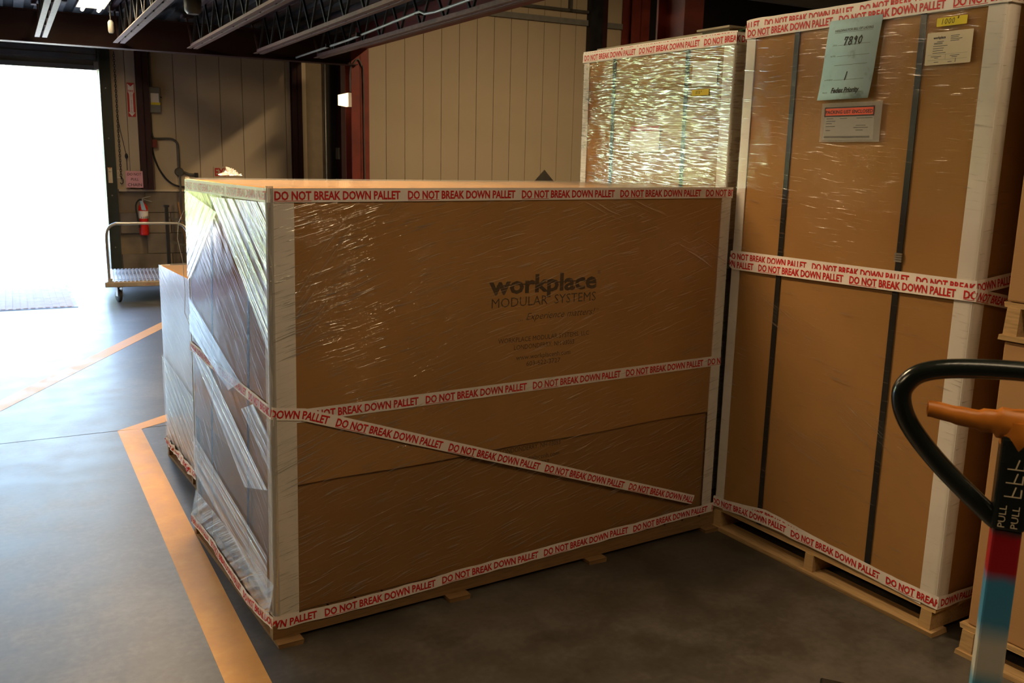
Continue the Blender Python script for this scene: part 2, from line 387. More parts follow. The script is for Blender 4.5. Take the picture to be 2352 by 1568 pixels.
# ------------------------------------------------------------------ printed warning tape that follows a path and folds round corners
PHRASE = 'DO NOT BREAK DOWN PALLET'
PITCH_T, CAP_T, LEN_T = .437, .0265, .410
def warning_tape(parent, path, width=.042, phase=0.0, wob=.0, ripple=.0, lift=.0, label=None, ends=True, seed=0, fade=False, shiftcap=0):
    """path: list of (point, outward normal); phase: distance of the first phrase from the start"""
    P = [Vector(p) for p, _ in path]; Nn = [Vector(n).normalized() for _, n in path]
    S = [0.0]
    for a, b in zip(P, P[1:]): S.append(S[-1] + (b - a).length)
    L = S[-1]
    def at(s):
        i = 0
        while i < len(S) - 2 and s > S[i + 1]: i += 1
        f = (s - S[i]) / max(1e-6, S[i + 1] - S[i]); p = P[i].lerp(P[i + 1], f)
        n = Nn[i].lerp(Nn[i + 1], max(0, min(1, f))).normalized()
        t = (P[i + 1] - P[i]).normalized(); ac = n.cross(t).normalized()
        n = t.cross(ac).normalized()
        return p, n, ac
    def place(s, t, h):
        p, n, ac = at(s)
        w = wob * noise.noise((s * 3.1, seed, 0)) + wob * .5 * noise.noise((s * 11, seed, 3))
        r = ripple * noise.noise((s * 22 + t * 30, t * 25, seed + 5))
        return p + ac * (t + w) + n * (lift + h + r)
    mb = MB(); n = max(2, int(L / .02)); ss = sorted(set([L * i / n for i in range(n + 1)] + S)); m = 4
    base = 0
    for s in ss:
        for j in range(m + 1): mb.v.append(place(s, (j / m - .5) * width, 0))
    for i in range(len(ss) - 1):
        for j in range(m):
            a = i * (m + 1) + j; mb.f.append((a, a + m + 1, a + m + 2, a + 1))
    t = obj('warning_tape', mb, tape_white, parent, smooth=True, label=label)
    tx = MB(); vv, ff, wd = text2d(PHRASE, .030)
    dn = text2d('DO NOT', .030)[2]; k = LEN_T / wd
    s0 = phase
    while s0 < L:
        V2 = [(s0 + x * k, (y - .5) * CAP_T + shiftcap) for x, y in vv]
        keep = [f for f in ff if all(0 <= V2[i][0] <= L for i in f)]
        b = len(tx.v); tx.v += [place(min(max(x, 0), L), y, .0009) for x, y in V2]; tx.f += [tuple(i + b for i in f) for f in keep]
        q = 10; b = len(tx.v)
        for i in range(q + 1):
            x = s0 + dn * k * i / q; x = min(max(x, 0), L)
            tx.v += [place(x, -.5 * CAP_T - .0042 + shiftcap, .0009), place(x, -.5 * CAP_T - .0026 + shiftcap, .0009)]
        if s0 + dn * k > 0.01: tx.f += [(b + 2 * i, b + 2 * i + 2, b + 2 * i + 3, b + 2 * i + 1) for i in range(q)]
        s0 += PITCH_T
    # drop loose vertices
    used = sorted({i for f in tx.f for i in f}); idx = {i: j for j, i in enumerate(used)}
    tx.v = [tx.v[i] for i in used]; tx.f = [tuple(idx[i] for i in f) for f in tx.f]
    if tx.f:
        if parent.name in WARP: tx.map(WARP[parent.name])
        obj('lettering', tx, tape_red, t, label='red printed warning lettering')
    return t

def film_sheet(parent, quads, mat, name='stretch_film', label=None, bulge=.0):
    """quads: (four corner points, (u direction, v direction)) or with an angle for the wrinkle direction in the plane of the quad"""
    mb = MB()
    for pts, ang in quads:
        pts = [Vector(p) for p in pts]; o = pts[0]; e = (pts[1] - pts[0]).normalized(); nn = e.cross(pts[2] - pts[0]).normalized(); g = nn.cross(e)
        ca, sa = math.cos(ang), math.sin(ang)
        def uvof(p):
            x, y = (p - o).dot(e), (p - o).dot(g); return (x * ca + y * sa + 3.1, -x * sa + y * ca + 1.7)
        if len(pts) == 4:
            n1 = max(2, int((pts[1] - pts[0]).length / .07)); n2 = max(2, int((pts[3] - pts[0]).length / .07)); b = len(mb.v)
            for i in range(n1 + 1):
                for j in range(n2 + 1):
                    f, h = i / n1, j / n2
                    p = pts[0].lerp(pts[1], f).lerp(pts[3].lerp(pts[2], f), h)
                    d = bulge * math.sin(math.pi * f) * math.sin(math.pi * h) * (.5 + .9 * noise.noise(p * 3.3))
                    mb.v.append(p + nn * d)
            for i in range(n1):
                for j in range(n2):
                    q = (b + i * (n2 + 1) + j, b + (i + 1) * (n2 + 1) + j, b + (i + 1) * (n2 + 1) + j + 1, b + i * (n2 + 1) + j + 1)
                    mb.f.append(q); mb.uv[len(mb.f) - 1] = [uvof(mb.v[k]) for k in q]
        else: mb.face(pts, [uvof(p) for p in pts])
    return obj(name, mb, mat, parent, smooth=True, label=label)

# ================================================================== THE BUILDING
WV = 12.6                                         # back wall face
D1, D2 = (-2.55, 1.07), (-8.0, -4.35)             # the two truck doors in the back wall
DH = 2.50
fl = MB(); fl.box(-14, 14, -9, 5.396, -.12, 0); fl.box(-14, 14, 5.404, WV + .25, -.12, 0)
floor = struct('floor', fl, concrete)
g = MB(); g.box(-14, 14, 5.396, 5.404, -.12, -.012); obj('control_joint', g, black_steel, floor)
def flat(pts, z0, z1):
    n = len(pts); q = MB(); q.v = [Vector((x, y, z)) for z in (z0, z1) for x, y in pts]
    q.f = [tuple(range(n, 2 * n))] + [(i, (i + 1) % n, n + (i + 1) % n, n + i) for i in range(n)]; return q
def rot_uv(p): return (p[0] * U.x + p[1] * U.y, p[0] * V.x + p[1] * V.y)
line_polys = [[(-.095, 1.40), (-2.098, 4.99), (-2.213, 4.939), (-.215, 1.36)],
              [(-2.098, 4.99), (-1.45, 6.18), (-1.62, 6.40), (-2.213, 4.945)],
              [(-3.063, 5.277), (-3.134 + 1.0, 8.154 + 3.4 * .62), (-3.258 + 1.0, 8.484 + 3.4 * .62), (-3.197, 5.517)]]
# the far line runs straight through the two points seen on each of its edges
def ext(a, b, t): return (a[0] + (b[0] - a[0]) * t, a[1] + (b[1] - a[1]) * t)
line_polys[2] = [ext((-3.063, 5.277), (-3.134, 8.154), -.6), ext((-3.063, 5.277), (-3.134, 8.154), 1.5), ext((-3.197, 5.517), (-3.258, 8.484), 1.5), ext((-3.197, 5.517), (-3.258, 8.484), -.6)]
for pts in line_polys:
    obj('floor_line', flat([rot_uv(p) for p in pts], 0, .0012), line_paint, floor, label='worn yellow painted floor line')
# ribbed ramp slab in front of the near door, with its dark edge joint
rp = MB(); n = 46
for i in range(n):
    u0 = -2.5 + i * 3.0 / n; rp.box(u0, u0 + 3.0 / n * .62, 10.06, 11.75, .0, .010)
rp.box(-2.5, .5, 10.05, 11.76, .0, .006)
obj('ramp_slab', rp, ramp_mat, floor, label='pinkish ribbed ramp slab at the open door')
rj = MB(); rj.box(.5, .53, 10.03, 11.76, 0, .004); rj.box(-2.5, .53, 10.02, 10.05, 0, .004); obj('ramp_joint', rj, black_steel, floor)

# back wall: backing slab with door holes, cream panels, concrete block base
wb_ = MB()
def wallseg(u0, u1, z0, z1): wb_.box(u0, u1, WV + .03, WV + .22, z0, z1)
wallseg(-14, D2[0], 0, 5); wallseg(D2[0], D2[1], DH + .02, 5); wallseg(D2[1], D1[0], 0, 5); wallseg(D1[0], D1[1], DH + .02, 5); wallseg(D1[1], 3.90, 0, 5)
wallseg(4.50, 14, 0, 5); wallseg(3.90, 4.50, 3.2, 5)
wall = struct('wall_back', wb_, wall_cream)
PW = .285
pm = MB().box(0, PW - .007, 0, .03, 1.075, 3.35).mesh('wall_panel', panel_cream)
pt = MB().box(0, PW - .007, 0, .03, .0, 4.98).mesh('wall_panel', panel_cream)
u = 1.09
while u < 3.65: obj('wall_panel', pm, None, wall, (u, WV, 0)); u += PW
u = 4.52
while u < 9.0: obj('wall_panel', pt, None, wall, (u, WV, 0)); u += PW
cb = MB().box(0, .60, 0, .05, 0, .255).mesh('concrete_block', dirty_wall)
for r_ in range(4):
    u = 1.22 - (.3 if r_ % 2 else 0)
    while u < 3.7:
        if u > 1.0: obj('concrete_block', cb, None, wall, (u, WV - .035, r_ * .262))
        u += .608
lg = MB().box(1.22, 3.86, WV - .05, WV + .03, 1.05, 1.075); obj('ledge', lg, panel_cream, wall, label='grimy cream ledge on the block base')
dk = MB().box(3.80, 4.60, WV + .20, WV + .24, 0, 3.3); obj('recess_back', dk, dark_void, wall)
dk = MB().box(9.0, 14, WV - .02, WV + .02, 0, 4.98); obj('dark_opening_sheet', dk, dark_void, wall)  # flat dark sheet in place of the unlit opening and far wall
# rails across the upper wall of the tall bay
g = MB(); g.box(4.6, 8.15, WV - .05, WV, 3.62, 3.70); g.box(8.4, 8.8, WV - .05, WV, 3.62, 3.70); obj('wall_rail', g, box_grey, wall, label='grey rail along the top of the cream panels')
g = MB(); g.box(6.5, 8.15, WV - .06, WV, 3.80, 3.84); g.box(7.78, 7.83, WV - .06, WV, 3.8, 4.9); obj('wall_rail', g, conduit_mat, wall)
# other walls, ceilings
m = MB().box(-14.2, -14, -9, WV + .25, 0, 5); struct('wall_left', m, wall_cream)
m = MB().box(14, 14.2, -9, WV + .25, 0, 5); struct('wall_right', m, wall_cream)
m = MB().box(-14.2, 14.2, -9.2, -9, 0, 5); struct('wall_front', m, wall_cream)
cl = MB(); u = -14.0
while u < 4.05:
    cl.box(u, u + .10, -9, WV + .2, 3.10, 3.15); u += .2
cl.box(-14, 4.05, -9, WV + .2, 3.14, 3.2); cl.box(4.05, 14.2, -9.2, WV + .25, 4.95, 5.05); cl.box(-14.2, 4.05, -9.2, WV + .25, 4.99, 5.05)
struct('ceiling', cl, deck_metal)
m = MB().box(4.03, 4.08, -9, WV, 3.56, 5.0); struct('wall_bulkhead', m, red_dark)

# steelwork
def ibeam(mb, a, b, depth, fw_, tf=.014, tw=.010):
    a, b = Vector(a), Vector(b)
    mb.bar(a - Z * (depth / 2 - tf / 2), b - Z * (depth / 2 - tf / 2), fw_, tf); mb.bar(a + Z * (depth / 2 - tf / 2), b + Z * (depth / 2 - tf / 2), fw_, tf)
    mb.bar(a, b, tw, depth - 2 * tf); return mb
g = ibeam(MB(), (-14, 11.42, 2.83), (3.95, 11.42, 2.83), .335, .17); struct('trim_1', g, red_dark)
g = ibeam(MB(), (4.0, -9, 3.22), (4.0, 11.55, 3.22), .69, .20); struct('trim_2', g, red_steel)
def icol(name, u0, u1, v0, v1, z0, z1, mat):
    g = MB(); t = .02
    g.box(u0, u1, v0, v0 + t, z0, z1); g.box(u0, u1, v1 - t, v1, z0, z1); g.box((u0 + u1) / 2 - .008, (u0 + u1) / 2 + .008, v0, v1, z0, z1)
    return struct(name, g, mat)
icol('trim_3', 3.885, 4.115, 11.40, 11.66, 0, 2.875, red_steel)
icol('trim_4', 1.49, 1.63, WV - .12, WV, 1.076, 3.1, red_dark)
icol('trim_5', 3.43, 3.56, WV - .12, WV, .0, 3.1, red_dark)
g = MB().box(4.13, 4.50, WV - .02, WV + .3, 0, 3.2); struct('trim_6', g, red_dark)
icol('trim_7', 8.78, 9.12, WV - .3, WV - .03, 0, 4.95, red_steel)
g = MB(); g.box(3.97, 4.13, 4.98, 5.0, 0, 2.875); g.box(3.97, 4.13, 5.26, 5.28, 0, 2.875); g.box(4.04, 4.06, 5.0, 5.26, 0, 2.875); struct('trim_8', g, red_steel)
g = MB().box(8.13, 8.36, WV - .12, WV - .0, 0, 4.95); struct('trim_9', g, black_steel)
# open-web roof joists: twin-angle bottom chord, top chord, zig-zag web rods
def joist(u, v0, v1, mat, label):
    t = bthing('roof_joist', label, 'roof joist', u, v1, 2.70, 'open web joists under the low roof'); L = v1 - v0
    for s in (-1, 1):
        g = MB(); x0, x1 = (.012, .058) if s > 0 else (-.058, -.012)
        g.box(x0, x1, -L, 0, 0, .007); xx = .012 if s > 0 else -.019; g.box(xx, xx + .007, -L, 0, .007, .05); obj('bottom_chord', g, mat, t)
    g = MB(); g.box(-.06, -.012, -L - .1, .35, .36, .395); g.box(.012, .06, -L - .1, .35, .36, .395); obj('top_chord', g, red_dark, t)
    st = .52; k = 0; y = -.06
    while y > -min(L, 9) + st:
        g = MB(); g.bar((0, y, .01), (0, y - st / 2, .38), .02, .02); g.bar((0, y - st / 2, .38), (0, y - st, .01), .02, .02); obj('web_rod', g, black_steel, t); y -= st
    g = MB(); g.bar((0, -.02, .02), (0, .26, .36), .02, .02); obj('web_rod', g, joist_mat, t)
JD = ['the pale flaking one above the open door', 'second from the open door', 'third from the open door', 'nearest the lit pack lamp']
for (u, v1, mat, lab) in ((.42, 11.18, joist_light, 'pale flaking twin-chord roof joist above the open door'), (1.18, 11.2, joist_light, 'grey brown roof joist ending above the fire arrow sign'),
                          (1.95, 11.22, joist_mat, 'dusty pink roof joist ending above the round junction box'), (2.70, 11.25, joist_mat, 'long brown roof joist next left of the bright conduit'),
                          (3.42, 11.25, joist_mat, 'brown roof joist between the bright conduit and the deep red beam')):
    joist(u, -4, v1, mat, lab)
for i, (u, lab) in enumerate(((-.35, 'roof joist left of the pale flaking one, over the open door'),)): joist(u, 4, 11.18, joist_mat, lab)
t = bthing('conduit_run', 'bright thin conduit running along the underside of the low roof', 'pipe', 3.17, 11.33, 2.70)
g = MB().tube([(0, 0, 0), (-.03, -2.0, 0), (-.16, -4.2, 0)], .012, 8); obj('pipe', g, dull_conduit, t, smooth=True)
g = MB().tube([(-.16, -4.2, 0), (-.16, -4.3, -.03), (-.13, -4.45, -.03), (-.14, -6.5, -.0)], .012, 8); obj('bent_pipe', g, dull_conduit, t, smooth=True)
for y in (-1.4, -2.5, -4.1): g = MB().box(-.12 + .03 * 0 + y * .035 + .1, -.05 + y * .035 + .1, y - .01, y + .01, -.016, .02); obj('pipe_clip', g, black_steel, t)
t = obj('roof_duct', MB().lathe((0, 0, 0), [(.26, 0), (.26, 6)], 28, 'x'), duct_metal, None, B(3.9, 5.6, 3.05), BA, smooth=True)
tag(t, 'dark round duct under the roof behind the tall carton with the blue sheet', 'duct')

# truck door: rolled curtain slats, bottom bar, guide rails
dr = thing('door_1', 'open roller shutter door with bright daylight outside', 'door', B(0, WV, 0), BA); dr['kind'] = 'structure'
z = DH + .06; k = 0
while z < 3.1:
    obj('shutter_slat', MB().box(D1[0] + .02, D1[1] - .02, -.05 - .008 * (k % 2), -.03, z, z + .058), slat_grey, dr); z += .064; k += 1
obj('bottom_bar', MB().box(D1[0] + .02, D1[1] - .02, -.075, -.02, DH, DH + .055), slat_grey, dr)
obj('guide_shoe', MB().box(D1[1] - .05, D1[1] + .0, -.10, -.05, DH + .01, DH + .10), box_grey, dr)
for s, uu in ((1, D1[1]), (-1, D1[0])):
    g = MB(); a, b = (uu, uu + .135) if s > 0 else (uu - .135, uu)
    g.box(a, b, -.06, .0, 0, 3.05); g.box(a if s > 0 else b - .012, a + .012 if s > 0 else b, -.14, -.06, 0, 3.05); obj('guide_rail', g, green_steel, dr)
    for zz in (.35, 1.0, 1.7, 2.3): obj('rail_bolt', MB().lathe(((a + b) / 2, -.062, zz), [(.010, 0), (.010, -.008), (.004, -.012)], 8, 'y'), galv, dr)
d2 = thing('door_2', 'second open roller shutter door further along the wall', 'door', B(0, WV, 0), BA); d2['kind'] = 'structure'
obj('bottom_bar', MB().box(D2[0] + .02, D2[1] - .02, -.075, -.02, DH, DH + .4), slat_grey, d2)
for uu in (D2[0] - .13, D2[1]): obj('guide_rail', MB().box(uu, uu + .13, -.07, .0, 0, 3.05), green_steel, d2)

# outdoors seen through the doors: concrete apron and a grassy bank
g = MB(); nx, ny = 40, 22
for j in range(ny + 1):
    for i in range(nx + 1):
        u = -48 + i * 90 / nx; v = 21.0 + j * 1.5
        h = 0 if j == 0 else min(1, (v - 21) / 20) * 4.6 + .5 * noise.noise((u * .3, v * .3, 0)) + .12 * noise.noise((u * 2, v * 2, 3))
        g.v.append(Vector((u, v, h)))
for j in range(ny):
    for i in range(nx): a = j * (nx + 1) + i; g.f.append((a, a + 1, a + nx + 2, a + nx + 1))
struct('ground_bank', g, grass, smooth=True)
struct('ground_apron', MB().box(-48, 42, WV + .25, 21.2, -.3, -.005), apron_mat)

# ------------------------------------------------------------------ lamps
def strip_light(u, v0, v1, z, label, power, visible=True):
    t = bthing('strip_light', label, 'ceiling light', u, v0, z, 'twin tube strip lights'); L = v1 - v0
    g = MB(); g.box(-.06, .06, 0, L, .03, .09); g.box(-.13, .13, 0, L, .022, .03); obj('housing', g, sign_white, t)
    for s in (-.075, .075):
        obj('tube', MB().tube([(s, .02, 0), (s, L - .02, 0)], .016, 10), tube_mat, t, smooth=True)
    ld = bpy.data.lights.new('tube_glow', 'AREA'); ld.shape = 'RECTANGLE'; ld.size = .22; ld.size_y = L - .05; ld.energy = power; ld.color = LAMP
    lo = bpy.data.objects.new('tube_glow', ld); C.objects.link(lo); lo.parent = t; lo.location = (0, L / 2, -.03)
    return t
strip_light(.86, 9.3, 10.55, 2.93, 'lit twin tube ceiling light above the open door', 20)
strip_light(.86, 6.2, 7.45, 2.93, 'lit twin tube ceiling light second in the row from the open door', 40)
strip_light(.86, 2.95, 4.2, 2.93, 'lit twin tube ceiling light over the wide carton', 92)
strip_light(-2.1, 2.0, 3.25, 2.93, 'added unseen twin tube ceiling light over the open floor left of the wide carton', 46)  # row added out of view to light the wide carton's end face
strip_light(-2.1, 5.3, 6.55, 2.93, 'added unseen twin tube ceiling light over the painted floor lines', 32)  # second lamp of the added row, also brightens the left floor
strip_light(.86, -.4, .85, 2.93, 'lit twin tube ceiling light above the photographer', 5)
strip_light(1.9, -.7, .55, 2.95, 'lit twin tube ceiling light just right of the photographer', 34)
strip_light(6.3, 6.0, 8.4, 4.6, 'lit twin tube ceiling light in the high bay by the cream panels', 300)
strip_light(6.3, -2.0, .4, 4.6, 'lit twin tube ceiling light in the high bay near the front', 80)

# ================================================================== PALLETS
def board_mesh(x, y, z, seed):
    mb = MB().box(-x / 2, x / 2, -y / 2, y / 2, 0, z); rnd = random.Random(seed)
    mb.v = [p + Vector((rnd.uniform(-1, 1), rnd.uniform(-1, 1), 0)) * .004 for p in mb.v]; return mb
def pallet(label, loc, rz, L, D, h, long_along_x=True, nb=4, nd=6, mat=pine, th=.016, st=.042):
    """deck boards and bottom boards across three stringers"""
    t = thing('wooden_pallet', label, 'pallet', loc, rz, 'wooden pallets under the cartons')
    if long_along_x:
        sm = board_mesh(L, st, h - 2 * th, 1).mesh('stringer', mat)
        for y in (st / 2, D / 2, D - st / 2): obj('stringer', sm, None, t, (L / 2, y, th))
        bm_ = board_mesh(.085, D + .05, th, 2).mesh('bottom_board', mat)
        for i in range(nb): obj('bottom_board', bm_, None, t, (.043 + (L - .086) * i / (nb - 1), D / 2 - .012, 0))
        dm = board_mesh(.085, D, th, 3).mesh('deck_board', mat)
        for i in range(nd * 2): obj('deck_board', dm, None, t, (.043 + (L - .086) * i / (nd * 2 - 1), D / 2, h - th))
    else:
        sm = board_mesh(st, D, h - 2 * th, 4).mesh('stringer', mat)
        for x in (st / 2 + .012, L / 2, L - st / 2 - .012): obj('stringer', sm, None, t, (x, D / 2, th))
        bm_ = board_mesh(L, .085, th, 5).mesh('bottom_board', mat)
        for i in range(nb): obj('bottom_board', bm_, None, t, (L / 2, .03 + (D - .06) * i / (nb - 1), 0))
        dm = board_mesh(L, .085, th, 6).mesh('deck_board', mat)
        for i in range(nd): obj('deck_board', dm, None, t, (L / 2, .043 + (D - .086) * i / (nd - 1), h - th))
    return t
A0 = Vector((-.7332, 2.7105, 0)); TH1 = .5718
T0 = Vector((.8976, 3.7471, 0)); TH2 = -1.0283
S0 = Vector((.3352, 4.8011, 0)); K0 = Vector((1.478, 2.744, 0))
def loc_of(o, th, x, y, z=0): return o + Vector((math.cos(th) * x - math.sin(th) * y, math.sin(th) * x + math.cos(th) * y, z))
pallet('long worn, shade-darkened pallet under the wide carton with black printing', loc_of(A0, TH1, -.02, -.012), TH1, 1.95, 1.02, .082, True, 4, 10, pine_dark)
pallet('yellowish pallet under the tall carton with the blue sheet', loc_of(T0, TH2, -.012, -.004), TH2, 1.075, 1.10, .104, False, 4, 9, pine, .018)
pallet('pallet under the tall carton with the small yellow sticker', loc_of(S0, TH2, -.005, .0), TH2, 1.07, 1.10, .104, False, 4, 9, pine, .018)
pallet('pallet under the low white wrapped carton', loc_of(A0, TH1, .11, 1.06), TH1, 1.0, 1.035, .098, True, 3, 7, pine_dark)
pallet('lower pallet at the right edge under the plain carton', loc_of(K0, TH2, .0, .0), TH2, 1.05, .95, .105, False, 4, 8, pine, .016)
pallet('upper pallet on top of the plain carton at the right edge', loc_of(K0, TH2, .005, .01, 1.046), TH2, 1.05, .94, .115, False, 4, 8, pine, .016)

# ================================================================== BIG WIDE CARTON (local x along its front, y into it)
big = thing('wrapped_carton', 'wide film-wrapped carton with large black printing on its front', 'carton', A0, TH1, 'film wrapped cartons on pallets')
WARP[big.name] = lambda p: (p[0] + .0125 * (p[2] - .76) * (1 - p[0] / 1.915), p[1], p[2])
L1, D1_, ZB, ZT, ZS = 1.913, .99, .083, 1.448, .527
def slab(mb, x0, x1, y0, y1, z0, z1, nz=1, sag=0.0):
    return mb.box(x0, x1, y0, y1, z0, z1)
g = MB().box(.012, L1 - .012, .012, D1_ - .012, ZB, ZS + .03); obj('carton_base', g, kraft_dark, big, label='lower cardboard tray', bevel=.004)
g = MB()
# the lid's lower edge bows a little along the front
nn_ = 24
for i in range(nn_ + 1):
    x = L1 * i / nn_; zl = ZS - .008 + .010 * i / nn_ + .003 * math.sin(i * .7)
    g.v += [Vector((x, 0, zl)), Vector((x, 0, ZT)), Vector((x, D1_, ZT)), Vector((x, D1_, zl))]
for i in range(nn_):
    a = i * 4; g.f += [(a, a + 4, a + 5, a + 1), (a + 1, a + 5, a + 6, a + 2), (a + 2, a + 6, a + 7, a + 3), (a + 3, a + 7, a + 4, a)]
g.f += [(0, 1, 2, 3), (nn_ * 4 + 3, nn_ * 4 + 2, nn_ * 4 + 1, nn_ * 4)]
lid = obj('carton_lid', g, kraft, big, label='upper cardboard sleeve lid with black print')
X, Y = Vector((1, 0, 0)), Vector((0, 1, 0))
def big_print():
    y = -.0006; g = MB()
    put_text(g, 'workplace', (.770, y, 1.089), X, Z, .066, .470, .030)
    g.face([(.80, y - .0004, 1.117), (1.236, y - .0004, 1.117), (1.236, y - .0004, 1.121), (.80, y - .0004, 1.121)])
    put_text(g, '®', (1.242, y, 1.140), X, Z, .014)
    put_text(g, 'MODULAR  SYSTEMS', (.782, y, 1.041), X, Z, .036, .456, -.004)
    put_text(g, '... Experience matters!', (.893, y, .989), X, Z, .027, .345, -.004, .35)
    put_text(g, 'TM', (1.242, y, 1.004), X, Z, .007)
    put_text(g, 'WORKPLACE MODULAR SYSTEMS, LLC', (1.013, y, .912), X, Z, .0185, .400, .0, 0, True)
    put_text(g, 'LONDONDERRY, NH 03053', (1.013, y, .884), X, Z, .0185, .265, .0, 0, True)
    put_text(g, 'www.workplacenh.com', (1.010, y, .846), X, Z, .019, .240, .0, 0, True)
    put_text(g, '603-622-3727', (1.010, y, .820), X, Z, .0185, .150, .0, 0, True)
    g.map(WARP[big.name]); obj('printed_lettering', g, ink_soft, lid, label='black printed company lettering')
big_print()
g = MB(); y = .0114
put_text(g, 'LONDONDERRY, NH 03053', (.975, y, .497), X, Z, .019, .268, .0, 0, True)
put_text(g, 'www.workplacenh.com', (.985, y, .455), X, Z, .019, .240, .0, 0, True)
put_text(g, '603-622-3727', (.985, y, .428), X, Z, .0185, .150, .0, 0, True)
base_o = [c for c in big.children if c.name.startswith('carton_base')][0]
g.map(WARP[big.name]); obj('printed_lettering', g, ink_soft, base_o, label='faint black printed lettering')
def angle_board(parent, x, y, sx, sy, z0, z1, wx, wy, th=.004, taper=None, segs=1, r=.012):
    """L-shaped edge board with a rounded outer corner; sx, sy point along its legs"""
    mb = MB(); prof = []
    for k in range(6):
        a = math.pi / 2 * k / 5
        prof.append((r - r * math.sin(a), r - r * math.cos(a)))
    outer = [(wx, 0)] + [(p[1] * 1.0 if 0 else p[0], p[1]) for p in reversed(prof)][::-1] + [(0, wy)]
    outer = [(wx, 0.0)] + [(r - r * math.sin(math.pi / 2 * k / 5), r - r * math.cos(math.pi / 2 * k / 5)) for k in range(6)] + [(0.0, wy)]
    inner = [(wx, th), (th, th), (th, wy)]
    n = len(outer)
    for z in (z0, z1):
        mb.v += [Vector((x + sx * a, y + sy * b, z)) for a, b in outer] + [Vector((x + sx * a, y + sy * b, z)) for a, b in inner]
    m = n + 3
    for i in range(n - 1): mb.f.append((i, i + 1, m + i + 1, m + i))
    for i in range(2): mb.f.append((n + i, m + n + i, m + n + i + 1, n + i + 1))
    mb.f += [(0, m, m + n, n), (n - 1, n + 2, m + n + 2, m + n - 1)]
    for b in (0, m): mb.f += [(b + 0, b + n, b + n + 1, b + 1), (b + n - 1, b + n - 2, b + n + 1, b + n + 2)] + [tuple([b + n + 1] + [b + i for i in range(1, n - 1)])]
    return obj('corner_protector', mb, board_white, parent, smooth=True)
angle_board(big, -.004, -.004, 1, 1, ZB - .015, ZT + .001, .080, .05)
angle_board(big, L1 + .004, -.004, -1, 1, ZB + .01, ZT + .001, .058, .06)
angle_board(big, -.004, D1_ + .004, 1, -1, ZB - .01, ZT + .001, .05, .035)
# straps up the end face
for (ta, tb) in ((.19, .30), (.62, .77)):
    g = MB(); w_ = .009
    g.hexa([(-.0015, tb - w_, ZB), (-.0015, tb + w_, ZB), (.001, tb + w_, ZB), (.001, tb - w_, ZB), (-.0035, ta - w_, ZT), (-.0035, ta + w_, ZT), (.0, ta + w_, ZT), (.0, ta - w_, ZT)])
    obj('strap', g, strap_mat, big, label='black packing strap')
# warning tape
e_ = .0065
def xy(s, t, z): return (s, t, z)
FN, EN, CN = (0, -1, 0), (-1, 0, 0), (-1, -1, 0)
c0 = .009
# top band: from the end face round the near corner along the front
warning_tape(big, [((-e_, D1_, 1.428), EN), ((-e_, .02, 1.431), EN), ((-e_ + .004, -e_ + .004, 1.431), CN), ((.02, -e_, 1.431), FN), ((L1, -e_, 1.439), FN)], .042, -.30, ripple=.0006, lift=.001, label='red and white tape along the top edge')
warning_tape(big, [((-e_, D1_, .800), EN), ((-e_, .02, .772), EN), ((-e_ + .004, -e_ + .004, .768), CN), ((.02, -e_, .764), FN), ((.10, -e_, .752), FN), ((1.80, -e_ - .001, .150), FN)], .040, -.101, ripple=.0015, lift=.0015, label='red and white tape running down across the front')
warning_tape(big, [((.0, -e_ + .003, .748), FN), ((L1 + .0, -e_ + .003, .745), FN)], .042, .09, ripple=.0008, label='level red and white tape across the middle')
warning_tape(big, [((-e_ - .010, D1_ + .02, .074), EN), ((-e_ - .013, .65, .090), EN), ((-e_ - .018, .22, .068), EN), ((-e_ - .010, .02, .080), EN), ((-e_ - .004, -e_ - .004, .076), CN), ((.03, -e_ - .007, .070), FN), ((.18, -e_ - .006, .072), FN), ((.9, -e_ - .005, .086), FN), ((L1, -e_ - .004, .100), FN)], .042, -.12, wob=.007, ripple=.0032, lift=.006, label='crinkled red and white tape along the pallet edge')
# stretch film skins
f_ = .0045
film_sheet(big, [(((0, -f_, ZB + .01), (L1, -f_, ZB + .01), (L1, -f_, ZT + .004), (0, -f_, ZT + .004)), R(14))], film_front, label='clear stretch film over the front')
film_sheet(big, [(((.075, -f_ - .002, .955), (.46, -f_ - .002, 1.410), (.30, -f_ - .002, 1.410), (.075, -f_ - .002, 1.20)), R(0))], film_fan, 'film_band', label='stretched film band at the upper left of the front')
film_sheet(big, [(((.0, -f_ - .0025, .92), (.62, -f_ - .0025, 1.12), (.62, -f_ - .0025, 1.33), (.0, -f_ - .0025, 1.15)), R(0))], film_fan, 'film_band')
film_sheet(big, [(((.0, -f_ - .003, .50), (.42, -f_ - .003, .62), (.42, -f_ - .003, .74), (.0, -f_ - .003, .68)), R(4))], film_fan, 'film_band')
film_sheet(big, [(((1.15, -f_ - .002, 1.41), (1.90, -f_ - .002, 1.10), (1.90, -f_ - .002, 1.20), (1.45, -f_ - .002, 1.41)), R(0))], film_fan, 'film_band')
film_sheet(big, [(((-f_, D1_, ZB + .01), (-f_, 0, ZB + .01), (-f_, 0, ZT + .004), (-f_, D1_, ZT + .004)), R(-34))], film_end, label='clear stretch film over the end', bulge=.004)
q = -f_ - .006
def epoly(pts, ang, mat=film_band): film_sheet(big, [([(q, t, z) for t, z in pts], ang)], mat, 'film_band', label='glossy stretched film band on the end')
epoly([(.54, 1.35), (.93, 1.08), (.985, 1.06), (.985, 1.41)], 0)
epoly([(.47, 1.31), (.0, .965), (.0, 1.41), (.62, 1.40)], R(3))
epoly([(.70, .77), (.03, .51), (.28, .44), (.97, .80)], 0)
epoly([(.30, .71), (.0, .58), (.0, .70), (.16, .76)], 0)
epoly([(.98, .44), (.05, .28), (.05, .12), (.98, .28)], 0)
